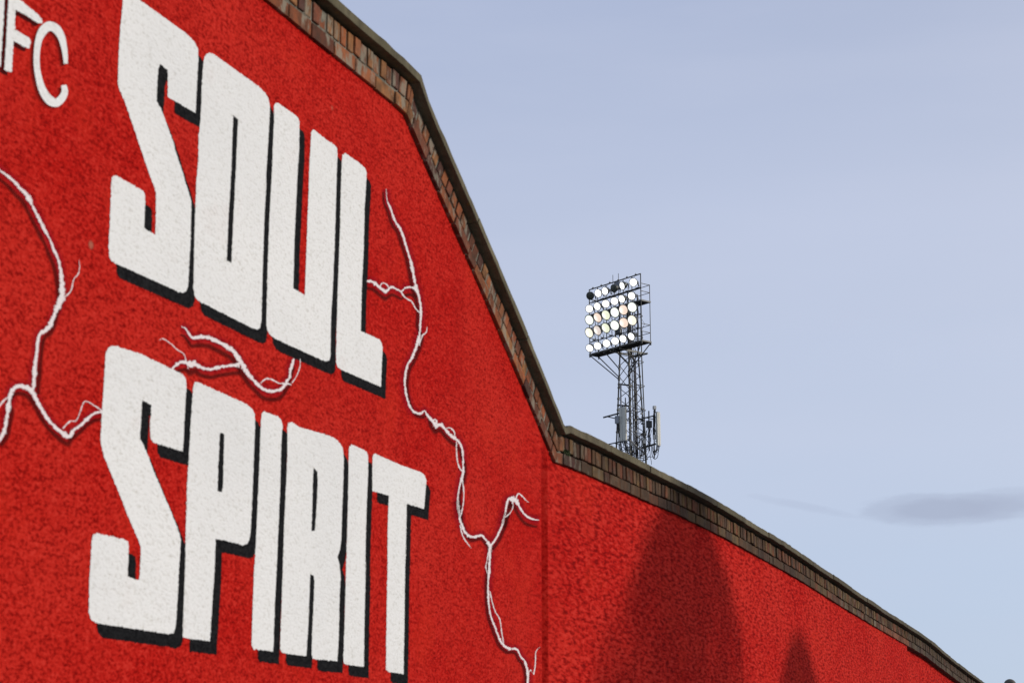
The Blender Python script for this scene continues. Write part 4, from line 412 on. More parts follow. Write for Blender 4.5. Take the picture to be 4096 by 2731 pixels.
# Catmull-Rom through the gentle runs, straight on the ramp
def crom(p0, p1, p2, p3, u):
    return tuple(0.5 * ((2 * b_) + (-a_ + c_) * u + (2 * a_ - 5 * b_ + 4 * c_ - d_) * u * u + (-a_ + 3 * b_ - 3 * c_ + d_) * u ** 3) for a_, b_, c_, d_ in zip(p0, p1, p2, p3))
dense = []
for i in range(len(PATH) - 1):
    k = 6 if i > 12 else 1
    for q in range(k):
        dense.append(PATH[i] if k == 1 else crom(PATH[max(i - 1, 0)], PATH[i], PATH[i + 1], PATH[min(i + 2, len(PATH) - 1)], q / k))
dense.append(PATH[-1])
DV = [Vector(p) for p in dense]
arc = [0.0]
for i in range(1, len(DV)): arc.append(arc[-1] + (DV[i] - DV[i - 1]).length)
MIT = []
for i in range(len(DV)):
    t0 = (DV[i] - DV[max(i - 1, 0)]); t1 = (DV[min(i + 1, len(DV) - 1)] - DV[i])
    if t0.length < 1e-6: t0 = t1
    if t1.length < 1e-6: t1 = t0
    n0 = Vector((-t0.y, t0.x)).normalized(); n1_ = Vector((-t1.y, t1.x)).normalized()
    mm = (n0 + n1_).normalized(); MIT.append(mm / max(0.4, mm.dot(n0)))
import bisect
def PG(u, h):
    i = min(max(bisect.bisect_right(arc, u) - 1, 0), len(DV) - 2)
    k = (u - arc[i]) / max(1e-9, arc[i + 1] - arc[i])
    p = DV[i].lerp(DV[i + 1], k); mi = MIT[i].lerp(MIT[i + 1], k)
    f = 1.0
    if 7.9 < p.x < 10.25: f -= 0.13 * min(1.0, (p.x - 7.9) / 0.12, (10.25 - p.x) / 0.12)
    return p + mi * h * f
def arc_of(i_path):
    tgt = Vector(PATH[i_path]); return arc[min(range(len(DV)), key=lambda j: (DV[j] - tgt).length)]
def ztop(s):
    for i in range(len(DV) - 1):
        if DV[i].x <= s <= DV[i + 1].x:
            return DV[i].y + (DV[i + 1].y - DV[i].y) * (s - DV[i].x) / max(1e-9, DV[i + 1].x - DV[i].x)
    return DV[-1].y

# red render face, with the movement joint and the set-back beyond s = 23.31
GS, GW, GD, STEP = 10.012, 0.055, 0.030, 23.31
ss = sorted(set([-4.0 + i * 0.5 for i in range(0, 97)] + [p.x for p in DV] + [GS + GW * k / 6 for k in range(-8, 9)]))
ss = [s for s in ss if abs(s - STEP) > 0.02 and s <= 44]
def nface(s, jt=1.0):
    n = 0.0
    x = abs(s - GS) / GW
    if x < 1: n -= jt * GD * (1 - x * x) ** 1.2
    if s > STEP: n -= 0.05
    return n
def face_strip(name, slist):
    mbf = MB(); vs = []
    for s in slist:
        zt = ztop(s) + 0.03; n = nface(s, 0.0)
        vs += [(s, -n, 0.0), (s, -n, zt)]
    k = len(slist)
    fs = [(2 * i, 2 * i + 2, 2 * i + 3, 2 * i + 1) for i in range(k - 1) if not (GS - GW - 1e-4 <= slist[i] and slist[i + 1] <= GS + GW + 1e-4)]
    gi = [i for i in range(k) if GS - GW - 1e-4 <= slist[i] <= GS + GW + 1e-4]
    if len(gi) > 2:
        lv = [(0.0, 1.0), (3.05, 1.0), (3.45, 0.7), (3.62, 0.0), (None, 0.0)]
        gv = []
        for i in gi:
            for (z_, jt) in lv: gv.append((slist[i], -nface(slist[i], jt), z_ if z_ is not None else ztop(slist[i]) + 0.03))
        q_ = len(lv)
        mbf.add(gv, [(a_ * q_ + b_, (a_ + 1) * q_ + b_, (a_ + 1) * q_ + b_ + 1, a_ * q_ + b_ + 1) for a_ in range(len(gi) - 1) for b_ in range(q_ - 1)])
    # thickness back to the brick core
    vs2 = [(v[0], 0.12, v[2]) for v in vs]
    fs += [(2 * i + 2 * k, 2 * i + 1 + 2 * k, 2 * i + 3 + 2 * k, 2 * i + 2 + 2 * k) for i in range(k - 1)]
    fs += [(2 * i + 1, 2 * i + 3, 2 * i + 3 + 2 * k, 2 * i + 1 + 2 * k) for i in range(k - 1)]
    fs += [(0, 1, 1 + 2 * k, 2 * k), (2 * k - 2, 4 * k - 2, 4 * k - 1, 2 * k - 1)]
    mbf.add(vs + vs2, fs)
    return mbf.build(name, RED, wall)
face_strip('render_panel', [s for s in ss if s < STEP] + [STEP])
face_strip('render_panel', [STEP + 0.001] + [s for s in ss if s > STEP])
# brick core behind
core = MB(); cs_ = [s for s in ss if -3.9 < s < 43.9]
vs = []
for s in cs_: vs += [(s, 0.13, 0), (s, 0.13, ztop(s) + 0.05), (s, 0.42, ztop(s) + 0.05), (s, 0.42, 0)]
fs = []
for i in range(len(cs_) - 1):
    o = 4 * i
    for q in range(3): fs.append((o + q, o + 4 + q, o + 5 + q, o + 1 + q))
fs += [(0, 1, 2, 3), tuple(4 * (len(cs_) - 1) + q for q in (3, 2, 1, 0))]
core.add(vs, fs); core.build('brick_core', MORTAR, wall)

# brick courses
U0, U1 = 0.2, arc[-1] - 2.5
FN = 0.020
PAL_O = [(0.25, 0.085, 0.035), (0.21, 0.068, 0.030), (0.17, 0.055, 0.027), (0.13, 0.045, 0.026), (0.24, 0.11, 0.045), (0.08, 0.035, 0.028), (0.19, 0.075, 0.035)]
PAL_B = [(0.145, 0.085, 0.038), (0.115, 0.060, 0.030), (0.17, 0.062, 0.030), (0.09, 0.050, 0.028), (0.075, 0.038, 0.024), (0.16, 0.10, 0.045), (0.12, 0.043, 0.024)]
def tone(u, row):
    s = PG(u, 0).x
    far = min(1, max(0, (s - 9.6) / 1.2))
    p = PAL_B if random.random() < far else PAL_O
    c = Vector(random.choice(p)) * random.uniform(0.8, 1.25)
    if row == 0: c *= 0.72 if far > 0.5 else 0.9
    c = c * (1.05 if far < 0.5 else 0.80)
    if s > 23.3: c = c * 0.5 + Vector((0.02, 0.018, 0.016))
    if row == 0 and 21.3 < s < 23.3: c = Vector((0.16, 0.055, 0.028)) * random.uniform(0.8, 1.2)
    return tuple(c)
def brick(mbk, u0, u1, h0, h1, n, c):
    for cu in [arc_of(i) for i in CORN]:
        if u0 < cu - 0.004 and u1 > cu + 0.004:
            brick(mbk, u0, cu - 0.002, h0, h1, n, c); brick(mbk, cu + 0.002, u1, h0, h1, n, c); return
    e = 0.0028
    j = lambda: random.uniform(-0.0025, 0.0025)
    q = [PG(u0, h0 + j()), PG(u1, h0 + j()), PG(u1, h1 + j()), PG(u0, h1 + j())]
    cen = sum(q, Vector((0, 0))) / 4
    qi = [p + (cen - p).normalized() * e * 1.6 for p in q]
    t_ = [n + random.uniform(-0.0012, 0.0012) for _ in range(4)]
    vs = [(p.x, 0.10, p.y) for p in q] + [(p.x, -(n - e), p.y) for p in q] + [(p.x, -t_[i], p.y) for i, p in enumerate(qi)]
    fs = [(8, 9, 10, 11)]
    for i in range(4):
        k = (i + 1) % 4
        fs += [(i, k, 4 + k, 4 + i), (4 + i, 4 + k, 8 + k, 8 + i)]
    mbk.add(vs, fs, c)
st = MB(); u = U0
while u < U1:
    L_ = random.uniform(0.206, 0.222)
    if random.random() < 0.13: L_ *= 0.5
    brick(st, u, u + L_, 0.001, 0.069 + random.uniform(-0.002, 0.002), FN + random.uniform(-0.004, 0.004), tone(u, 0)); u += L_ + random.uniform(0.008, 0.013)
st.build('stretcher_course', BRICK, wall)
rl = MB(); u = U0 + 0.03
while u < U1:
    L_ = random.uniform(0.054, 0.063)
    r_ = random.random()
    if r_ < 0.02: L_ = 0.14
    dn = random.uniform(-0.006, 0.005); dh = random.uniform(-0.004, 0.003)
    brick(rl, u, u + L_, 0.081 + dh, 0.170 + dh, FN + dn, tone(u, 1)); u += L_ + random.uniform(0.011, 0.020)
rl.build('rowlock_course', BRICK, wall)
# mortar behind and between
mo = MB(); us = []; u = 0.05
while u < U1: us.append(u); u += 0.05
us = sorted(set(us) | set(a for a in arc if 0.05 < a < U1))
def sweep(mbx, us, prof, close=True):
    """prof: list of (h, n) around the section; h may wander"""
    k = len(prof); vs = []
    for u in us:
        for (h, n) in prof:
            p = PG(u, h); vs.append((p.x, -n, p.y))
    fs = []
    for i in range(len(us) - 1):
        for q in range(k):
            q2 = (q + 1) % k; fs.append((i * k + q, (i + 1) * k + q, (i + 1) * k + q2, i * k + q2))
    fs += [tuple(range(k)), tuple(range((len(us) - 1) * k, len(us) * k))[::-1]]
    mbx.add(vs, fs)
k = 5; vs = []
for u in us:
    a_ = noise.noise(Vector((u * 9, 0.3, 1))); b_ = noise.noise(Vector((u * 14, 5.3, 1))); c__ = noise.noise(Vector((u * 6, 9.3, 4)))
    fl = min(1, max(0, (PG(u, 0).x - 9.9) / 0.9)); rc = 0.026 * fl
    for (h, n) in ((0.004, 0.006 - rc + 0.003 * a_), (0.075, 0.013 - rc + 0.004 * b_), (0.166 + 0.004 * c__, 0.013 - rc + 0.004 * a_), (0.183, 0.002 + 0.004 * b_), (0.183, -0.10), (0.004, -0.10)):
        p = PG(u, h); vs.append((p.x, -n, p.y))
k = 6; fs = []
for i in range(len(us) - 1):
    for q in range(k):
        q2 = (q + 1) % k; fs.append((i * k + q, (i + 1) * k + q, (i + 1) * k + q2, i * k + q2))
mo.add(vs, fs); mo.build('mortar_bed', MORTAR, wall)
# coping stones
cp = MB(); corner_u = [arc_of(i) for i in CORN]
cuts = [0.1]; 
while cuts[-1] < U1 - 1:
    nx = cuts[-1] + random.uniform(0.85, 0.98)
    for cu in corner_u:
        if cuts[-1] < cu - 0.01 and nx > cu - 0.35: nx = cu
    cuts.append(nx)
for i in range(len(cuts) - 1):
    a_, b_ = cuts[i] + 0.004, cuts[i + 1] - 0.004; tn = random.uniform(0.78, 1.18)
    if cuts[i] in corner_u: a_ = cuts[i]
    if cuts[i + 1] in corner_u: b_ = cuts[i + 1]
    uu = sorted([a_, b_] + [x for x in arc if a_ + 0.01 < x < b_ - 0.01] + [a_ + (b_ - a_) * q / 8 for q in range(1, 8)])
    dn = random.uniform(-0.003, 0.003); dh = random.uniform(-0.0025, 0.0025)
    base_prof = [(0.189, 0.067), (0.191, 0.070), (0.232, 0.070), (0.236, 0.066), (0.244, -0.16), (0.236, -0.40), (0.185, -0.40), (0.185, 0.0)]
    vs = []
    for u in uu:
        wob = 0.004 * noise.noise(Vector((u * 5, 2, 2))) + (0.010 * noise.noise(Vector((u * 0.8, 6, 2))) if PG(u, 0).x > 16 else 0)
        for qi_, (h, n) in enumerate(base_prof):
            ww = 0.0034 * noise.noise(Vector((u * 17, qi_ * 3.1, 1)))
            p = PG(u, h + dh + wob + ww); vs.append((p.x, -(n + dn + ww), p.y))
    k = len(base_prof); fs = []
    for q0 in range(len(uu) - 1):
        for q in range(k):
            q2 = (q + 1) % k; fs.append((q0 * k + q, (q0 + 1) * k + q, (q0 + 1) * k + q2, q0 * k + q2))
    fs += [tuple(range(k)), tuple(range((len(uu) - 1) * k, len(uu) * k))[::-1]]
    cp.add(vs, fs, (tn, tn * random.uniform(0.97, 1.0), tn * random.uniform(0.9, 1.0)))
cp.build('coping', COPING, wall)

# moss tuft rooted in the corner joint of the band
mt = MB()
for _ in range(420):
    ang = random.uniform(0, 2 * math.pi); rr = random.random() ** 0.6
    cx = 0.0 + math.cos(ang) * rr * 0.05; cz = math.sin(ang) * rr * 0.018; cy = -random.random() * 0.022 * (1 - rr)
    s_ = random.uniform(0.003, 0.007); n_ = Vector((random.uniform(-1, 1), random.uniform(-1.2, 0), random.uniform(-0.4, 1))).normalized()
    a_ = n_.orthogonal().normalized() * s_; b_ = n_.cross(a_)
    o = Vector((cx, cy, cz)); mt.add([o - a_, o + b_ * 1.6, o + a_, o - b_ * 0.4], [(0, 1, 2, 3)])
MOSS = simple_mat('moss_green', (0.045, 0.065, 0.018), 0.9, 0, 0.4, 60)
mo_ = mt.build('moss_tuft', MOSS)
p_ = PG(corner_u[1] + 0.20, 0.078); mo_.location = wpt(p_.x, 0.018, p_.y); mo_.rotation_euler = (0, 0, math.pi / 2 - YAW)
tag(mo_, 'small green moss tuft growing in the brick parapet joint beside the lower corner', 'moss')

# ------------------------------------------------------------------ mural paint
def rough_edge(poly, amp=0.0042, step=0.004, seed=0):
    out_ = []
    n = len(poly)
    for i in range(n):
        a_ = Vector(poly[i]); b_ = Vector(poly[(i + 1) % n]); d_ = b_ - a_; L_ = d_.length
        if L_ < 1e-5: continue
        nrm = Vector((-d_.y, d_.x)).normalized(); k = max(1, int(L_ / step))
        for q in range(k):
            p = a_ + d_ * (q / k)
            j = noise.noise(Vector((p.x * 90, p.y * 70, seed))) * amp * 0.8 + noise.noise(Vector((p.x * 150, p.y * 150, seed + 9))) * amp * 1.5
            out_.append(p + nrm * j)
    return out_
def sheet(name, loops, mat, n, parent, label=None, amp=0.0028, seed=0):
    L_ = [rough_edge(lp, amp, seed=seed) for lp in loops]
    flat = [p for lp in L_ for p in lp]; ed = []; o = 0
    for lp in L_:
        k = len(lp); ed += [(o + i, o + (i + 1) % k) for i in range(k)]; o += k
    vo, eo, fo, *_ = delaunay_2d_cdt(flat, ed, [], 0, 1e-6)
    def inside(x, y):
        c = False
        for lp in L_:
            j = len(lp) - 1
            for i in range(len(lp)):
                a_, b_ = lp[i], lp[j]
                if (a_.y > y) != (b_.y > y) and x < (b_.x - a_.x) * (y - a_.y) / (b_.y - a_.y) + a_.x: c = not c
                j = i
        return c
    mbs = MB(); fs = []
    for tr in fo:
        a_, b_, c_ = [vo[i] for i in tr]
        if inside((a_.x + b_.x + c_.x) / 3, (a_.y + b_.y + c_.y) / 3):
            fs.append(tuple(tr) if (b_ - a_).cross(c_ - a_) > 0 else tuple(tr)[::-1])
    mbs.add([(p.x, -n, p.y) for p in vo], fs)
    return mbs.build(name, mat, parent, label)
DS, DZ = 0.055, -0.047
for i, (ch, wd, outer, hole) in enumerate(LETTERS):
    lo = [outer] + ([hole] if hole else [])
    let = sheet('painted_letter', lo, WHITE, 0.0013 + 0.00002 * i, wall, 'white painted letter %s of the %s word' % (ch, wd), seed=i)
    sheet('drop_shadow', [[(s + DS, z + DZ) for s, z in outer]], BLACK, 0.0007 + 0.00002 * i, let, 'black painted offset behind the letter %s' % ch, seed=i + 40)
for i, (ch, outer) in enumerate(SMALL):
    let = sheet('painted_letter', [outer], WHITE, 0.0013 + 0.00002 * i, wall, 'small thin white painted letter %s at the upper left' % ch, seed=70 + i)
    # soft sprayed edge down its left side and under its arms
    sheet('drop_shadow', [[(s - 0.022, z - 0.018) for s, z in outer]], bpy.data.materials.get('dark_letter_edge') or simple_mat('dark_letter_edge', (0.06, 0.004, 0.004), 0.8, 0, 0.3, 60, 0.03), 0.0007 + 0.00002 * i, let, seed=80 + i)
def ribbon(name, rb, mat, n, parent, label=None, wig=0.0):
    pts = []
    m_ = len(rb)
    for i in range(m_ - 1):
        k = 6
        for q in range(k): pts.append(crom(rb[max(i - 1, 0)], rb[i], rb[i + 1], rb[min(i + 2, m_ - 1)], q / k))
    pts.append(rb[-1])
    vs = []; L_ = 0.0; us_ = []
    for i, p in enumerate(pts):
        l = Vector((p[0], p[1])); r = Vector((p[2], p[3])); c_ = (l + r) / 2
        g = 1 + wig * noise.noise(Vector((c_.x * 40, c_.y * 40, 3)))
        off = Vector((noise.noise(Vector((c_.x * 30, c_.y * 30, 7))), noise.noise(Vector((c_.x * 30, c_.y * 30, 17))))) * 0.0022 * (1 if wig else 0)
        l = c_ + (l - c_) * g + off; r = c_ + (r - c_) * g + off
        if i: L_ += (c_ - pc).length
        pc = c_; us_.append(L_); vs += [(l.x, -n, l.y), (r.x, -n, r.y)]
    fs = [(2 * i, 2 * i + 1, 2 * i + 3, 2 * i + 2) for i in range(len(pts) - 1)]
    me = bpy.data.meshes.new(name); me.from_pydata(vs, [], fs)
    uvl = me.uv_layers.new(name='UVMap')
    for p in me.polygons:
        for li, vi in zip(p.loop_indices, p.vertices): uvl.data[li].uv = (us_[vi // 2] * 5, float(vi % 2))
    me.materials.append(mat); o = bpy.data.objects.new(name, me); col.objects.link(o); o.parent = parent
    if label: o['label'] = label
    return o
last = None; ci = 0
for kind, rb in RIBS:
    if kind == 'c':
        last = ribbon('painted_letter', rb, WHITE, 0.0014, wall, 'small thin white painted letter C at the upper left')
    elif kind == 'crack':
        ci += 1; w_ = [(l * 0.5 + r_ * 0.5) for l, r_ in ((q[0], q[2]) for q in rb)]
        wide = []
        for q in rb:
            cx, cz = (q[0] + q[2]) / 2, (q[1] + q[3]) / 2; g = 1.1
            wide.append((cx + (q[0] - cx) * g, cz + (q[1] - cz) * g, cx + (q[2] - cx) * g, cz + (q[3] - cz) * g))
        last = ribbon('painted_crack', wide, CRACKW, 0.0010 + 0.000008 * ci, wall, wig=0.5)
    elif kind == 'shade': ribbon('painted_shade', rb, SHADE, 0.0004 + 0.000008 * ci, last)
    elif kind == 'glow': ribbon('painted_glow', rb, GLOW, 0.00015 + 0.000008 * ci, last)

# ------------------------------------------------------------------ round-topped gate post beyond the wall end
gp = empty('gate_pier', (10.33, 38.65, 0))
tag(gp, 'round dark stone ball finial on a pier past the far end of the wall', 'gate pier')
q = MB(); q.box((0, 0, 1.8), (0.42, 0.42, 3.6), c=(1, 1, 1)); q.box((0, 0, 3.66), (0.52, 0.52, 0.08), c=(1, 1, 1)); q.build('shaft', COPING, gp)
q = MB(); prof = [(0.001, 0.26)] + [(0.13 * math.sin(a_), 0.13 + 0.13 * math.cos(a_)) for a_ in [math.pi * k / 14 for k in range(1, 13)]] + [(0.05, 0.0), (0.05, -0.06)]
q.lathe((0, 0, 3.80), (0, 0, 1), prof, 24); q.build('ball_finial', simple_mat('dark_weathered_stone', (0.085, 0.068, 0.050), 0.8, 0, 0.45, 14), gp)

# ------------------------------------------------------------------ conifers across the road that shade the wall
LEAF = simple_mat('conifer_foliage', (0.035, 0.055, 0.022), 0.8, 0, 0.4, 3.0)
BARK = simple_mat('conifer_bark', (0.10, 0.07, 0.05), 0.9, 0, 0.3, 12.0)
def conifer(s, ztip, dist, prof, label, skew=0.0, dens=1900):
    tip = wpt(s, 0, ztip) + sv * (dist / math.cos(SUN_EL))
    root = empty('conifer_tree', (tip.x, tip.y, 0)); H = tip.z
    side = Vector((-math.sin(SUN_AZ), math.cos(SUN_AZ), 0))
    tr = MB(); tr.bar((0, 0, 0), (0, 0, H * 0.93), 0.20, 9, 0.02)
    for k in range(46):
        z = random.uniform(0.8, H * 0.9); a_ = random.uniform(0, 6.28); l_ = prof(H - z) * 0.8
        tr.bar((0, 0, z), (math.cos(a_) * l_, math.sin(a_) * l_, z + 0.18 * l_), 0.03, 5, 0.008)
    tr.build('trunk', BARK, root)
    cr = MB(); cnt = int(dens * H)
    for k in range(cnt):
        z = H - (random.random() ** 0.8) * (H - 0.6)
        a_ = random.uniform(0, 2 * math.pi)
        lump = 1 + 0.16 * noise.noise(Vector((math.cos(a_) * 1.6, math.sin(a_) * 1.6, z * 1.1))) + 0.16 * noise.noise(Vector((math.cos(a_) * 4, math.sin(a_) * 4, z * 3.4)))
        rr = prof(H - z) * lump * (random.random() ** 0.35)
        c_ = Vector((math.cos(a_) * rr, math.sin(a_) * rr, z)) + side * skew * min(H - z, 2.5)
        n_ = Vector((math.cos(a_) + random.uniform(-.7, .7), math.sin(a_) + random.uniform(-.7, .7), random.uniform(-.2, 1.1))).normalized()
        u_ = n_.orthogonal().normalized(); u_ = Matrix.Rotation(random.uniform(0, 6.28), 3, n_) @ u_; v_ = n_.cross(u_)
        s_ = random.uniform(0.07, 0.14)
        cr.add([c_ - u_ * s_ * .5, c_ + v_ * s_, c_ + u_ * s_ * .5, c_ - v_ * s_], [(0, 1, 2, 3)])
    cr.build('crown', LEAF, root)
    tag(root, label, 'tree', 'conifers across from the wall')
def lerp_prof(tab):
    def f(x):
        for (a_, b_), (c_, d_) in zip(tab, tab[1:]):
            if x <= c_: return b_ + (d_ - b_) * max(0, (x - a_)) / (c_ - a_)
        return tab[-1][1]
    return f
conifer(13.12, 3.98, 25.0, lerp_prof([(0, 0.25), (0.33, 0.66), (0.6, 0.92), (0.9, 1.22), (1.15, 1.55), (1.4, 1.95), (4, 2.35), (9, 2.6)]), 'broad dark conifer tree across from the red wall, taller of the two', -0.15)
conifer(16.85, 3.0, 22.0, lerp_prof([(0, 0.25), (0.25, 0.6), (0.6, 0.9), (1.5, 1.1), (4, 1.5), (9, 1.8)]), 'slim dark conifer tree across from the red wall, shorter of the two', 0.0)
# ------------------------------------------------------------------ floodlight tower
TROT = R(-50.837)
tower = empty('floodlight_tower', (6.767, 103.06, 0), TROT)
tag(tower, 'tall lattice floodlight tower with a bank of thirty lamps and antenna panels behind the wall', 'floodlight tower')
Z0 = 26.865
W_, B_, H_ = 4.407, 0.691, 3.884
def T(a, b_, z): return Vector((a - 2.13, b_ - 1.13, z + Z0))
def half(z): return 0.375 if z > -0.3 else 0.375 + (-0.3 - z) * 0.0363     # z relative to lower platform
def legp(sx, sy, z):
    h = half(z); return Vector((sx * h, sy * h, z + Z0))
# mast legs
for sx in (-1, 1):
    for sy in (-1, 1):
        q = MB(); top = 3.3 if sx > 0 else 2.9
        q.bar(legp(sx, sy, -Z0), legp(sx, sy, -0.3), 0.055, 8, 0.042); q.bar(legp(sx, sy, -0.3), legp(sx, sy, top), 0.042, 8)
        for k in range(9): 
            z = -1.6 - 2.75 * k; p = legp(sx, sy, z); q.bar(p - Vector((0, 0, .015)), p + Vector((0, 0, .015)), 0.07, 8)
        q.build('leg', STEEL, tower)
# bracing: K panels on every side
q = MB(); z = -0.25; k = 0
while z > -Z0 + 1:
    ph = 1.3 if z > -8 else 1.9
    for (c0, c1) in (((-1, -1), (1, -1)), ((1, -1), (1, 1)), ((1, 1), (-1, 1)), ((-1, 1), (-1, -1))):
        zm = z - ph / 2; zb = z - ph
        if k % 2: c0, c1 = c1, c0
        q.bar(legp(*c0, z), legp(*c1, zm), 0.022, 5); q.bar(legp(*c1, zm), legp(*c0, zb), 0.022, 5)
        for c, zz in ((c0, z), (c1, zm)):
            q.box(legp(*c, zz), (0.10, 0.10, 0.10))
        if k % 3 == 0: q.bar(legp(*c0, z), legp(*c1, z), 0.017, 5)
    z -= ph; k += 1
for zz in (-0.25, 0.9, 1.9, 2.9):
    for (c0, c1) in (((-1, -1), (1, -1)), ((1, -1), (1, 1)), ((1, 1), (-1, 1)), ((-1, 1), (-1, -1))):
        q.bar(legp(*c0, zz), legp(*c1, zz), 0.017, 5)
        if zz < 2.8: q.bar(legp(*c0, zz), legp(*c1, zz + 1.0), 0.014, 5)
q.build('bracing', STEEL, tower)
# head beams that carry the platform
q = MB()
for sx in (-1, 1):
    q.box((sx * 0.40, -0.05, Z0 - 0.14), (0.05, 2.1, 0.10))
q.box((0, 0.95, Z0 - 0.14), (1.1, 0.06, 0.09)); q.box((0, 0.45, Z0 - 0.25), (1.0, 0.05, 0.07))
q.build('head_beam', STEEL_PALE, tower)
# light frame: posts and rails
q = MB(); pr = 0.024
for k in range(7):
    x = k * W_ / 6; q.bar(T(x, 0, 0.0), T(x, 0, H_), 0.030 if k in (0, 6) else 0.026, 6)
    q.bar(T(x + 0.03, 0.03, 0.0), T(x + 0.03, 0.03, 0.5), 0.014, 5)
q.bar(T(-0.02, 0, H_), T(W_ + 0.02, 0, H_), 0.034, 6)
for z in (3.09, 1.54, 0.70):
    q.bar(T(0, 0, z), T(W_, 0, z), 0.028, 6)
q.bar(T(0.1, 0.03, 3.03), T(W_, 0.03, 3.03), 0.016, 6)
for k in range(6):
    x = (k + 0.45) * W_ / 6; q.box(T(x, 0, H_ + 0.05), (0.10, 0.07, 0.045)); q.bar(T(x, 0, H_ + 0.05), T(x, 0, H_ + 0.15), 0.009, 5)
q.build('light_frame', STEEL, tower)
# platforms
def platform(z):
    q = MB(); q.box(T(W_ / 2, B_ / 2, z - 0.03), (W_ + 0.06, B_ + 0.02, 0.035))
    for x in [k * W_ / 12 for k in range(13)]: q.box(T(x, B_ / 2, z - 0.065), (0.03, B_, 0.04))
    o = q.build('platform', DARK, tower)
    q = MB(); 
    for bb in (-0.015, B_ + 0.015): q.box(T(W_ / 2, bb, z - 0.035), (W_ + 0.12, 0.022, 0.085))
    for aa in (-0.05, W_ + 0.05): q.box(T(aa, B_ / 2, z - 0.035), (0.022, B_ + 0.05, 0.085))
    q.build('edge_channel', STEEL_PALE, o)
platform(0.0); platform(2.36)
# handrails at the back and ends
for zp in (0.0, 2.36):
    q = MB()
    for dz in (0.52, 0.97):
        q.bar(T(0, B_, zp + dz), T(W_, B_, zp + dz), 0.019, 6)
    for x in (0, W_ * 0.34, W_ * 0.66, W_): q.bar(T(x, B_, zp), T(x, B_, zp + (1.0 if x < W_ or zp > 1 else 2.36)), 0.021, 6)
    o = q.build('handrail', STEEL, tower)
    for dz in (0.52, 0.97):
        for x in (0, W_): q = MB(); q.bar(T(x, 0.02, zp + dz), T(x, B_, zp + dz), 0.022, 6); q.build('end_rail', STEEL_PALE, o)
# struts from the platform down to the legs
LM = lambda sx, sy, z: legp(sx, sy, z)
for (p, qq) in ((T(0.0, 0, -0.08), LM(-1, -1, -1.72)), (T(0.0, B_, -0.08), LM(-1, -1, -1.58)), (T(1.25, 0.0, -0.08), LM(-1, -1, -1.10)), (T(2.05, 0.0, -0.08), LM(1, -1, -1.0)),
                (T(W_, 0, -0.08), LM(1, -1, -1.72)), (T(W_, B_, -0.08), LM(1, -1, -1.40))):
    q = MB(); q.bar(p, qq, 0.032, 6); d_ = (qq - p).normalized(); q.bar(p - Vector((0, 0, .0)), p + Vector((0, 0, -0.12)), 0.045, 6); q.box(qq, (0.10, 0.10, 0.12)); q.build('strut', STEEL, tower)
# ladder and safety cage on the far side of the mast
def ladp(dx, dy, z): return Vector((-0.16 + dx, half(z) + 0.10 + dy, z + Z0))
q = MB()
for dx in (-0.17, 0.17): q.bar(ladp(dx, 0, -Z0 + 2), ladp(dx, 0, -0.3), 0.017, 6); q.bar(ladp(dx, 0, -0.3), ladp(dx, 0, 3.2), 0.017, 6)
z = -Z0 + 2.2
while z < 3.1: q.bar(ladp(-0.17, 0, z), ladp(0.17, 0, z), 0.010, 5); z += 0.28
lad = q.build('ladder', STEEL_PALE, tower)
q = MB()
def hoop(z):
    pts = []
    for k in range(13):
        a_ = math.pi * (-0.18 + 1.36 * k / 12); pts.append(ladp(-math.cos(a_) * 0.36, 0.30 + math.sin(a_) * 0.36, z))
    return [ladp(-0.17, 0, z)] + pts + [ladp(0.17, 0, z)]
zs = [-0.56 - 1.42 * k for k in range(17)] + [0.9, 2.2]
for z in zs: q.tube(hoop(z), 0.021, 5)
for k, ang in enumerate((0.05, 0.5, 0.95)):
    a_ = math.pi * ang
    f_ = lambda z: ladp(-math.cos(a_) * 0.36, 0.30 + math.sin(a_) * 0.36, z)
    q.bar(f_(zs[16]), f_(-0.3), 0.026 if k == 1 else 0.018, 6); q.bar(f_(-0.3), f_(3.2), 0.026 if k == 1 else 0.018, 6)
q.build('safety_cage', STEEL_PALE, tower)
# conduits running up inside the mast
q = MB()
for i, (dx, dy) in enumerate(((0.16, 0.06), (0.24, 0.13), (0.30, 0.20), (0.20, 0.20))):
    q = MB(); pts = [Vector((dx + 0.05, dy + 0.05, 1.0)), Vector((dx + 0.04, dy + 0.05, 20)), Vector((dx + 0.02, dy, 23.5)), Vector((dx, dy, 26.2)), Vector((dx - 0.12, dy - 0.15, 26.6)), Vector((dx - 0.15, dy - 0.2, 29.6))]
    q.tube(pts, 0.028 if i != 2 else 0.034, 6); q.build('conduit', RUST, tower)
# lightning rods
for a_, zt in ((1.315, 4.63), (1.795, 4.62)):
    q = MB(); q.bar(T(a_, B_, 2.4), T(a_, B_, zt), 0.022, 6, 0.016); q.build('lightning_rod', DARK, tower)
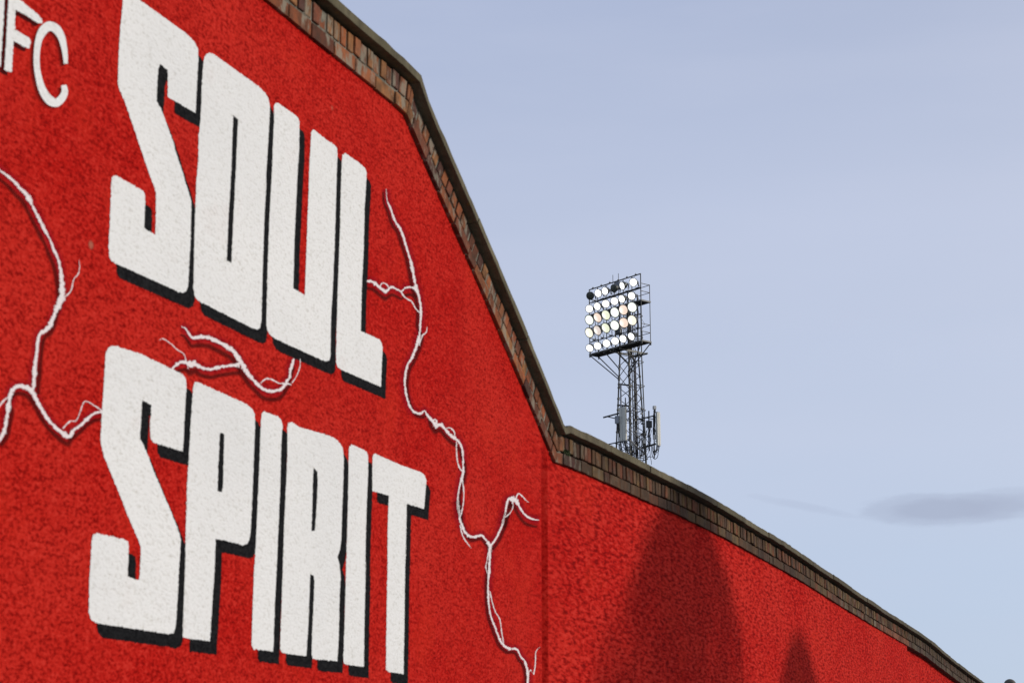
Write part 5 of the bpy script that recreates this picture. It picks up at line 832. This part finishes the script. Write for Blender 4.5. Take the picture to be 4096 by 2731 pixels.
# floodlights
tocam = R(-93.757)        # world angle of the direction from the tower to the viewer
def wdir(yaw, down):
    a_ = tocam - R(yaw) - TROT; d_ = R(down)
    return Vector((math.cos(a_) * math.cos(d_), math.sin(a_) * math.cos(d_), -math.sin(d_)))
ROWS = [
 (3.37, False, [(0.45, 'd', 24, 20), (1.15, 'w', 28, 22), (1.75, 'w', 38, 20), (2.50, 'd', 46, 22), (3.22, 'w', 54, 22), (4.16, 'w', 12, 18)]),
 (2.60, False, [(0.37, 'w', 14, 22), (1.07, 'w', 32, 22), (1.80, 'w', 16, 18), (2.55, 'w', 14, 20), (3.17, 'w', 40, 24), (4.00, 'w', 26, 20)]),
 (1.93, True, [(0.36, 'g', 38, 26), (1.08, 'p', 46, 30), (1.80, 'y', 41, 28), (2.56, 'g', 36, 24), (3.29, 'p', 35, 24), (4.03, 'g', 34, 26)]),
 (1.165, True, [(0.33, 'c', 44, 28), (1.05, 'm', 50, 28), (1.77, 'y', 44, 30), (2.54, 'g', 34, 24), (3.31, 'p', 33, 26), (4.01, 'c', 36, 26)]),
 (0.24, False, [(0.36, 'w', 22, 34), (1.05, 'w', 18, 26), (1.82, 'w', 16, 24), (2.55, 'w', 14, 22), (3.22, 'w', 30, 26), (3.92, 'w', 42, 30)]),
]
def lens_mesh(cen, dv, r, mat, parent, label):
    ax = dv.normalized(); a_ = ax.orthogonal().normalized(); b_ = ax.cross(a_)
    right = Vector((0, 0, 1)).cross(-ax).normalized()      # towards the lamp holder side
    mbx = MB(); rings = 8; n = 24
    vs = [cen + ax * 0.03]
    for i in range(1, rings + 1):
        rr = r * i / rings
        for k in range(n):
            t_ = 2 * math.pi * k / n; vs.append(cen + (a_ * math.cos(t_) + b_ * math.sin(t_)) * rr + ax * 0.03 * (1 - (i / rings) ** 2))
    fs = [(0, 1 + k, 1 + (k + 1) % n) for k in range(n)]
    for i in range(rings - 1):
        for k in range(n):
            k2 = (k + 1) % n; o = 1 + i * n; fs.append((o + k, o + n + k, o + n + k2, o + k2))
    mbx.add(vs, fs, (0, 0, 0), True)
    hot = cen + right * r * 0.75
    mbx.c = []
    for f in mbx.f:
        c_ = sum((Vector(mbx.v[i]) for i in f), Vector()) / len(f)
        h_ = max(0.0, 1 - (c_ - hot).length / (r * 1.15)); mbx.c.append((h_, h_, h_))
    return mbx.build('lens', mat, parent, label)
LN = {'w': 'lit white lens', 'd': 'unlit dark lens', 'p': 'lit pinkish lens', 'm': 'lit mauve blotched lens', 'y': 'lit pale yellow lens', 'g': 'lit pale green lens', 'c': 'lit cream lens'}
for z, big, lamps in ROWS:
    for (a_, kind, yaw, down) in lamps:
        r_ = 0.298 if big else 0.225
        dv = wdir(yaw, down)
        cen = T(a_, -0.34, z) + Vector((0, 0, 0))
        q = MB()
        if big:
            prof = [(r_ * 0.97, -0.012), (r_ * 1.08, -0.004), (r_ * 1.09, 0.022), (r_ * 1.0, 0.05), (r_ * 0.93, 0.12), (r_ * 0.78, 0.21), (r_ * 0.58, 0.29), (r_ * 0.40, 0.34), (0.085, 0.40), (0.075, 0.56), (0.06, 0.60), (0.001, 0.61)]
        else:
            prof = [(r_ * 0.95, -0.02), (r_ * 1.09, -0.008), (r_ * 1.10, 0.03), (r_ * 1.0, 0.05), (r_ * 0.98, 0.11), (r_ * 0.86, 0.20), (r_ * 0.62, 0.29), (0.085, 0.34), (0.06, 0.40), (0.055, 0.46), (0.001, 0.47)]
        q.lathe(cen, -dv, prof, 24)
        fl = q.build('floodlight', HOUSE, tower, ('large ' if big else 'small ') + 'floodlight with ' + LN[kind])
        lens_mesh(cen + dv * 0.0, dv, r_ * 0.94, LENS[kind], fl, LN[kind])
        # yoke
        q = MB(); right = Vector((0, 0, 1)).cross(dv).normalized(); bk = cen - dv * 0.16
        base = T(a_ + 0.05, 0.0, z - (0.40 if big else 0.27))
        for s_ in (-1, 1):
            side_p = bk + right * s_ * (r_ * 1.0)
            low = base + right * s_ * (0.10 if big else 0.16) + Vector((0, 0, 0.03))
            q.tube([side_p, side_p + Vector((0, 0, -0.14)) + (low - side_p) * 0.3, low + Vector((0, 0, 0.05)), low], 0.015 if big else 0.011, 5)
        q.bar(base - right * 0.17, base + right * 0.17, 0.018, 6); q.box(base, (0.09, 0.12, 0.06))
        q.build('yoke', DARK, fl)
        if not big:
            q = MB(); rv = Vector((0, 0, 1)).cross(-dv).normalized(); p0 = cen - dv * 0.20 + rv * (-0.0)
            sgn = 1 if (TROT and rv.dot(Vector((1, 0.8, 0))) > 0) else -1
            p0 = cen - dv * 0.30 + rv * sgn * 0.20
            q.bar(p0 + Vector((0, 0, 0.0)), p0 + Vector((0.04, 0.02, -0.27)), 0.040, 8, 0.030); q.bar(p0 + Vector((0, 0, 0.04)), p0, 0.022, 6)
            q.tube([p0 + Vector((0, 0, 0.03)), cen - dv * 0.42 + Vector((0, 0, 0.08)), cen - dv * 0.30 + Vector((0, 0, r_ * 0.9))], 0.008, 5)
            q.tube([p0 + Vector((.04, .02, -.27)), base + Vector((0.05, 0.05, 0.12)), base], 0.009, 5)
            q.build('ignitor', HOUSE, fl)
        else:
            q = MB(); q.tube([cen - dv * 0.55, cen - dv * 0.52 + Vector((0.05, 0.05, -0.2)), base + Vector((0.05, 0.08, 0.1)), base + Vector((0.02, 0.04, -0.05))], 0.009, 5)
            q.build('lead', CABLE, fl)
# boxes among the lamps
def case(c, size, mat, yaw_w, name='equipment_box', label=None, bevel=0.012):
    q = MB(); q.box((0, 0, 0), size); o = q.build(name, mat, tower, label)
    o.location = c; o.rotation_euler = (0, 0, R(yaw_w) - TROT)
    bv = o.modifiers.new('bevel', 'BEVEL'); bv.width = bevel; bv.segments = 2
    return o
case(T(2.10, 0.42, 3.76), (0.34, 0.32, 0.42), BOXG, -35, label='grey and cream equipment box behind the top row of lamps'); case(T(2.02, 0.45, 1.08), (0.32, 0.30, 0.44), BOXG, -35, label='grey equipment box behind the lower lamps')
for c, s_ in ((T(4.2, 0.55, 3.1), 0), (T(1.0, 0.5, 0.3), 0)):
    pass
q = MB()
for i in range(26):
    a0_ = random.uniform(0.1, W_ - 0.3); zz = random.choice([3.09, 2.36, 1.54, 0.70, 3.09, H_]); l_ = random.uniform(0.1, 0.35)
    q = MB(); q.tube([T(a0_, 0.02, zz), T(a0_ + 0.05, -0.05, zz - l_ * 0.7), T(a0_ + 0.13, -0.03, zz - l_ * 0.75), T(a0_ + 0.2, 0.02, zz - 0.02)], 0.006, 4); q.build('lamp_wire', CABLE, tower)
for i in range(9):
    a0_ = 2.2 + random.uniform(-0.5, 1.6); z0_ = random.uniform(-0.1, 2.6)
    q = MB(); q.tube([T(a0_, 0.75, z0_), T(a0_ + random.uniform(-.2, .2), 0.9, z0_ + 0.5), T(a0_ + random.uniform(-.2, .2), 0.8, z0_ + 1.0)], 0.010, 4); q.build('lamp_wire', CABLE, tower)

# ---- phone antennas lower on the mast
LP = R(-43.76) - TROT; RP = R(46.2) - TROT
def antenna(c, size, yaw, label):
    w0, d0, h0 = size
    q = MB(); q.box((0, 0, 0), (w0, d0, h0)); o = q.build('antenna_panel', PANEL, tower, label)
    o.location = c; o.rotation_euler = (0, 0, yaw); bv = o.modifiers.new('bevel', 'BEVEL'); bv.width = 0.02; bv.segments = 3
    q = MB(); q.box((-0.02 * w0, -d0 / 2 - 0.004, 0), (0.012, 0.012, h0 * 0.97)); q.box((0, 0, h0 / 2 + 0.008), (w0 * 0.94, d0 * 0.9, 0.02)); q.box((0, 0, -h0 / 2 - 0.008), (w0 * 0.94, d0 * 0.9, 0.02)); q.box((0.02, -d0 / 2 - 0.006, -h0 / 2 + 0.09), (0.035, 0.01, 0.05))
    q.build('panel_trim', BOXG, o)
    for dz in (-0.36, 0.36):
        q = MB(); q.box((0, d0 / 2 + 0.06, h0 * dz), (0.10, 0.12, 0.06)); q.build('clamp', DARK, o)
    return o
antenna((0.155, -0.70, 22.40), (0.46, 0.15, 1.95), LP, 'wide grey antenna panel on the left of the mast')
antenna((1.08, 1.17, 22.22), (0.28, 0.13, 1.93), RP, 'narrow cream antenna panel on the right of the mast')
def pipe(pts, r, mat=STEEL, name='mounting_pipe', n=7):
    q = MB()
    for p, qq in zip(pts, pts[1:]): q.bar(p, qq, r, n)
    return q.build(name, mat, tower)
pipe([(0.22, -0.55, 20.9), (0.22, -0.55, 23.95)], 0.032)
pipe([(-0.03, -0.66, 24.82), (-0.03, -0.67, 23.42)], 0.050, BOXG)
pipe([(-0.83, -1.33, 22.86), (-0.15, -0.65, 23.1), (0.25, -0.30, 23.2)], 0.048)
pipe([(-0.73, -1.21, 22.93), (-0.24, -0.93, 22.77), (0.2, -0.5, 22.7)], 0.030)
pipe([(-0.62, -1.20, 21.28), (-0.07, -0.72, 21.42), (0.3, -0.3, 21.5)], 0.036)
pipe([(0.10, 0.12, 22.72), (0.26, 0.32, 22.78), (0.90, 1.12, 23.02)], 0.042)
pipe([(0.40, 0.50, 22.95), (0.56, 0.69, 22.90), (0.83, 1.0, 22.80)], 0.028, STEEL_PALE)
pipe([(0.68, 0.84, 23.29), (0.67, 0.82, 20.97)], 0.040)
pipe([(0.87, 1.07, 23.33), (0.85, 1.04, 20.54)], 0.036)
pipe([(0.45, 0.50, 21.16), (0.59, 0.72, 21.21), (0.92, 1.12, 21.37)], 0.060, DARK)
q = MB()
for z_, (p, qq) in ((0, ((-0.09, -0.75, 24.76), (0.33, -0.22, 24.68))), (0, ((-0.13, -0.79, 23.53), (0.30, -0.24, 23.47)))):
    p = Vector(p); qq = Vector(qq); q.bar(p, qq, 0.042, 4); q.bar(p + Vector((0, 0, .05)), qq + Vector((0, 0, .05)), 0.014, 5); q.box(p, (0.10, 0.10, 0.12)); q.box(qq, (0.10, 0.10, 0.12))
q.build('clamp_beam', STEEL, tower)
case((-0.135, -0.88, 22.68), (0.24, 0.16, 0.44), BOXG, -30, label='blue grey box left of the wide antenna panel')
case((0.89, 1.09, 23.48), (0.17, 0.17, 0.20), BOXW, 20, label='pale box on the right mounting pipe'); case((0.90, 1.10, 23.28), (0.09, 0.09, 0.22), DARK, 20)
case((0.75, 0.77, 22.49), (0.33, 0.16, 0.40), DARK, 5, label='black equipment box by the right antenna')
case((0.64, 0.47, 21.50), (0.20, 0.13, 0.30), BOXW, 15, label='white box with a label plate'); case((0.76, 0.78, 21.60), (0.16, 0.12, 0.27), BOXG, -20)
case((0.93, 0.97, 21.74), (0.11, 0.12, 0.26), BOXW, 10); case((1.00, 1.06, 21.74), (0.09, 0.12, 0.26), BOXW, 10)
case((0.36, -0.19, 21.32), (0.20, 0.14, 0.26), BOXW, 0); case((0.33, -0.38, 21.62), (0.09, 0.10, 0.16), BOXW, 30)
q = MB(); q.bar((0.22, -0.2, 21.6), (0.22, -0.21, 22.35), 0.055, 10); q.build('radio_unit', BOXG, tower); q = MB(); q.bar((0.33, -0.05, 21.5), (0.33, -0.05, 22.45), 0.045, 10); q.build('radio_unit', BOXG, tower)
# cable runs and drip loops
q = MB()
q.tube([(0.76, 0.93, 21.2), (0.76, 0.93, 20.92), (0.77, 0.94, 20.75), (0.81, 1.0, 20.54), (0.87, 1.07, 20.48), (0.95, 1.16, 20.56), (0.99, 1.21, 20.75), (0.99, 1.22, 20.95), (1.04, 1.18, 21.25)], 0.020, 6); q.build('cable', CABLE, tower)
rs = random.Random(4)
def sag(p, qq, dz, r):
    p = Vector(p); qq = Vector(qq); pts = []
    for k in range(8):
        u = k / 7; c_ = p.lerp(qq, u); c_.z -= dz * 4 * u * (1 - u); c_ += Vector((rs.uniform(-.02, .02), rs.uniform(-.02, .02), 0)); pts.append(c_)
    q = MB(); q.tube(pts, r * 1.45, 5); q.build('cable', CABLE, tower)
for k in range(7): sag((1.08 + rs.uniform(-.1, .1), 1.17 + rs.uniform(-.1, .1), 21.24), (0.85 + rs.uniform(-.1, .1), 1.0 + rs.uniform(-.1, .1), 21.15 + rs.uniform(-.2, .2)), rs.uniform(0.15, 0.5), 0.011)
for k in range(10): sag((0.15 + rs.uniform(-.15, .15), -0.7 + rs.uniform(-.12, .12), 21.42), (0.3 + rs.uniform(-.2, .2), -0.1 + rs.uniform(-.2, .3), 20.4 + rs.uniform(-.3, .8)), rs.uniform(0.1, 0.4), 0.013)
for k in range(8): sag((-0.13 + rs.uniform(-.08, .12), -0.85 + rs.uniform(-.05, .1), 22.45), (-0.08 + rs.uniform(-.1, .15), -0.7 + rs.uniform(-.1, .2), 20.3 + rs.uniform(-.2, .4)), rs.uniform(-0.02, 0.05), 0.010)
for k in range(26): sag((rs.uniform(0.1, 0.95), rs.uniform(0.1, 0.95), rs.uniform(20.6, 22.3)), (rs.uniform(0.0, 0.95), rs.uniform(0.0, 0.95), rs.uniform(20.0, 21.6)), rs.uniform(-0.15, 0.4), 0.011)
for k in range(16): sag((rs.uniform(-.1, 0.5), rs.uniform(-.5, 0.2), rs.uniform(20.6, 22.3)), (rs.uniform(-0.1, 0.4), rs.uniform(-0.4, 0.3), rs.uniform(19.9, 21.4)), rs.uniform(-0.15, 0.3), 0.012)
for k in range(6): sag((0.72 + rs.uniform(-.1, .1), 0.80 + rs.uniform(-.1, .1), 22.3), (0.7 + rs.uniform(-.08, .1), 0.8 + rs.uniform(-.1, .1), 21.75), rs.uniform(-0.08, 0.1), 0.013)
for k in range(6): sag((0.87 + rs.uniform(-.05, .07), 1.07 + rs.uniform(-.05, .05), 23.2), (0.9 + rs.uniform(-.08, .1), 1.05 + rs.uniform(-.1, .1), 21.8), rs.uniform(-0.05, 0.08), 0.012)
q = MB()
for z_ in (22.0, 21.2, 20.9, 22.9, 23.2, 22.65):
    q = MB(); q.box((0.37 + rs.uniform(-.1, .2), 0.0 + rs.uniform(-.3, .2), z_), (0.10, 0.10, 0.08)); q.build('pipe_clamp', STEEL_PALE, tower)
    q = MB(); q.box((0.45 + rs.uniform(-.1, .2), 0.5 + rs.uniform(-.1, .2), z_ - 0.1), (0.09, 0.11, 0.08)); q.build('pipe_clamp', STEEL_PALE, tower)

sc.render.engine = 'CYCLES'
sc.cycles.use_denoising = True
sc.cycles.max_bounces = 6
sc.cycles.transparent_max_bounces = 16
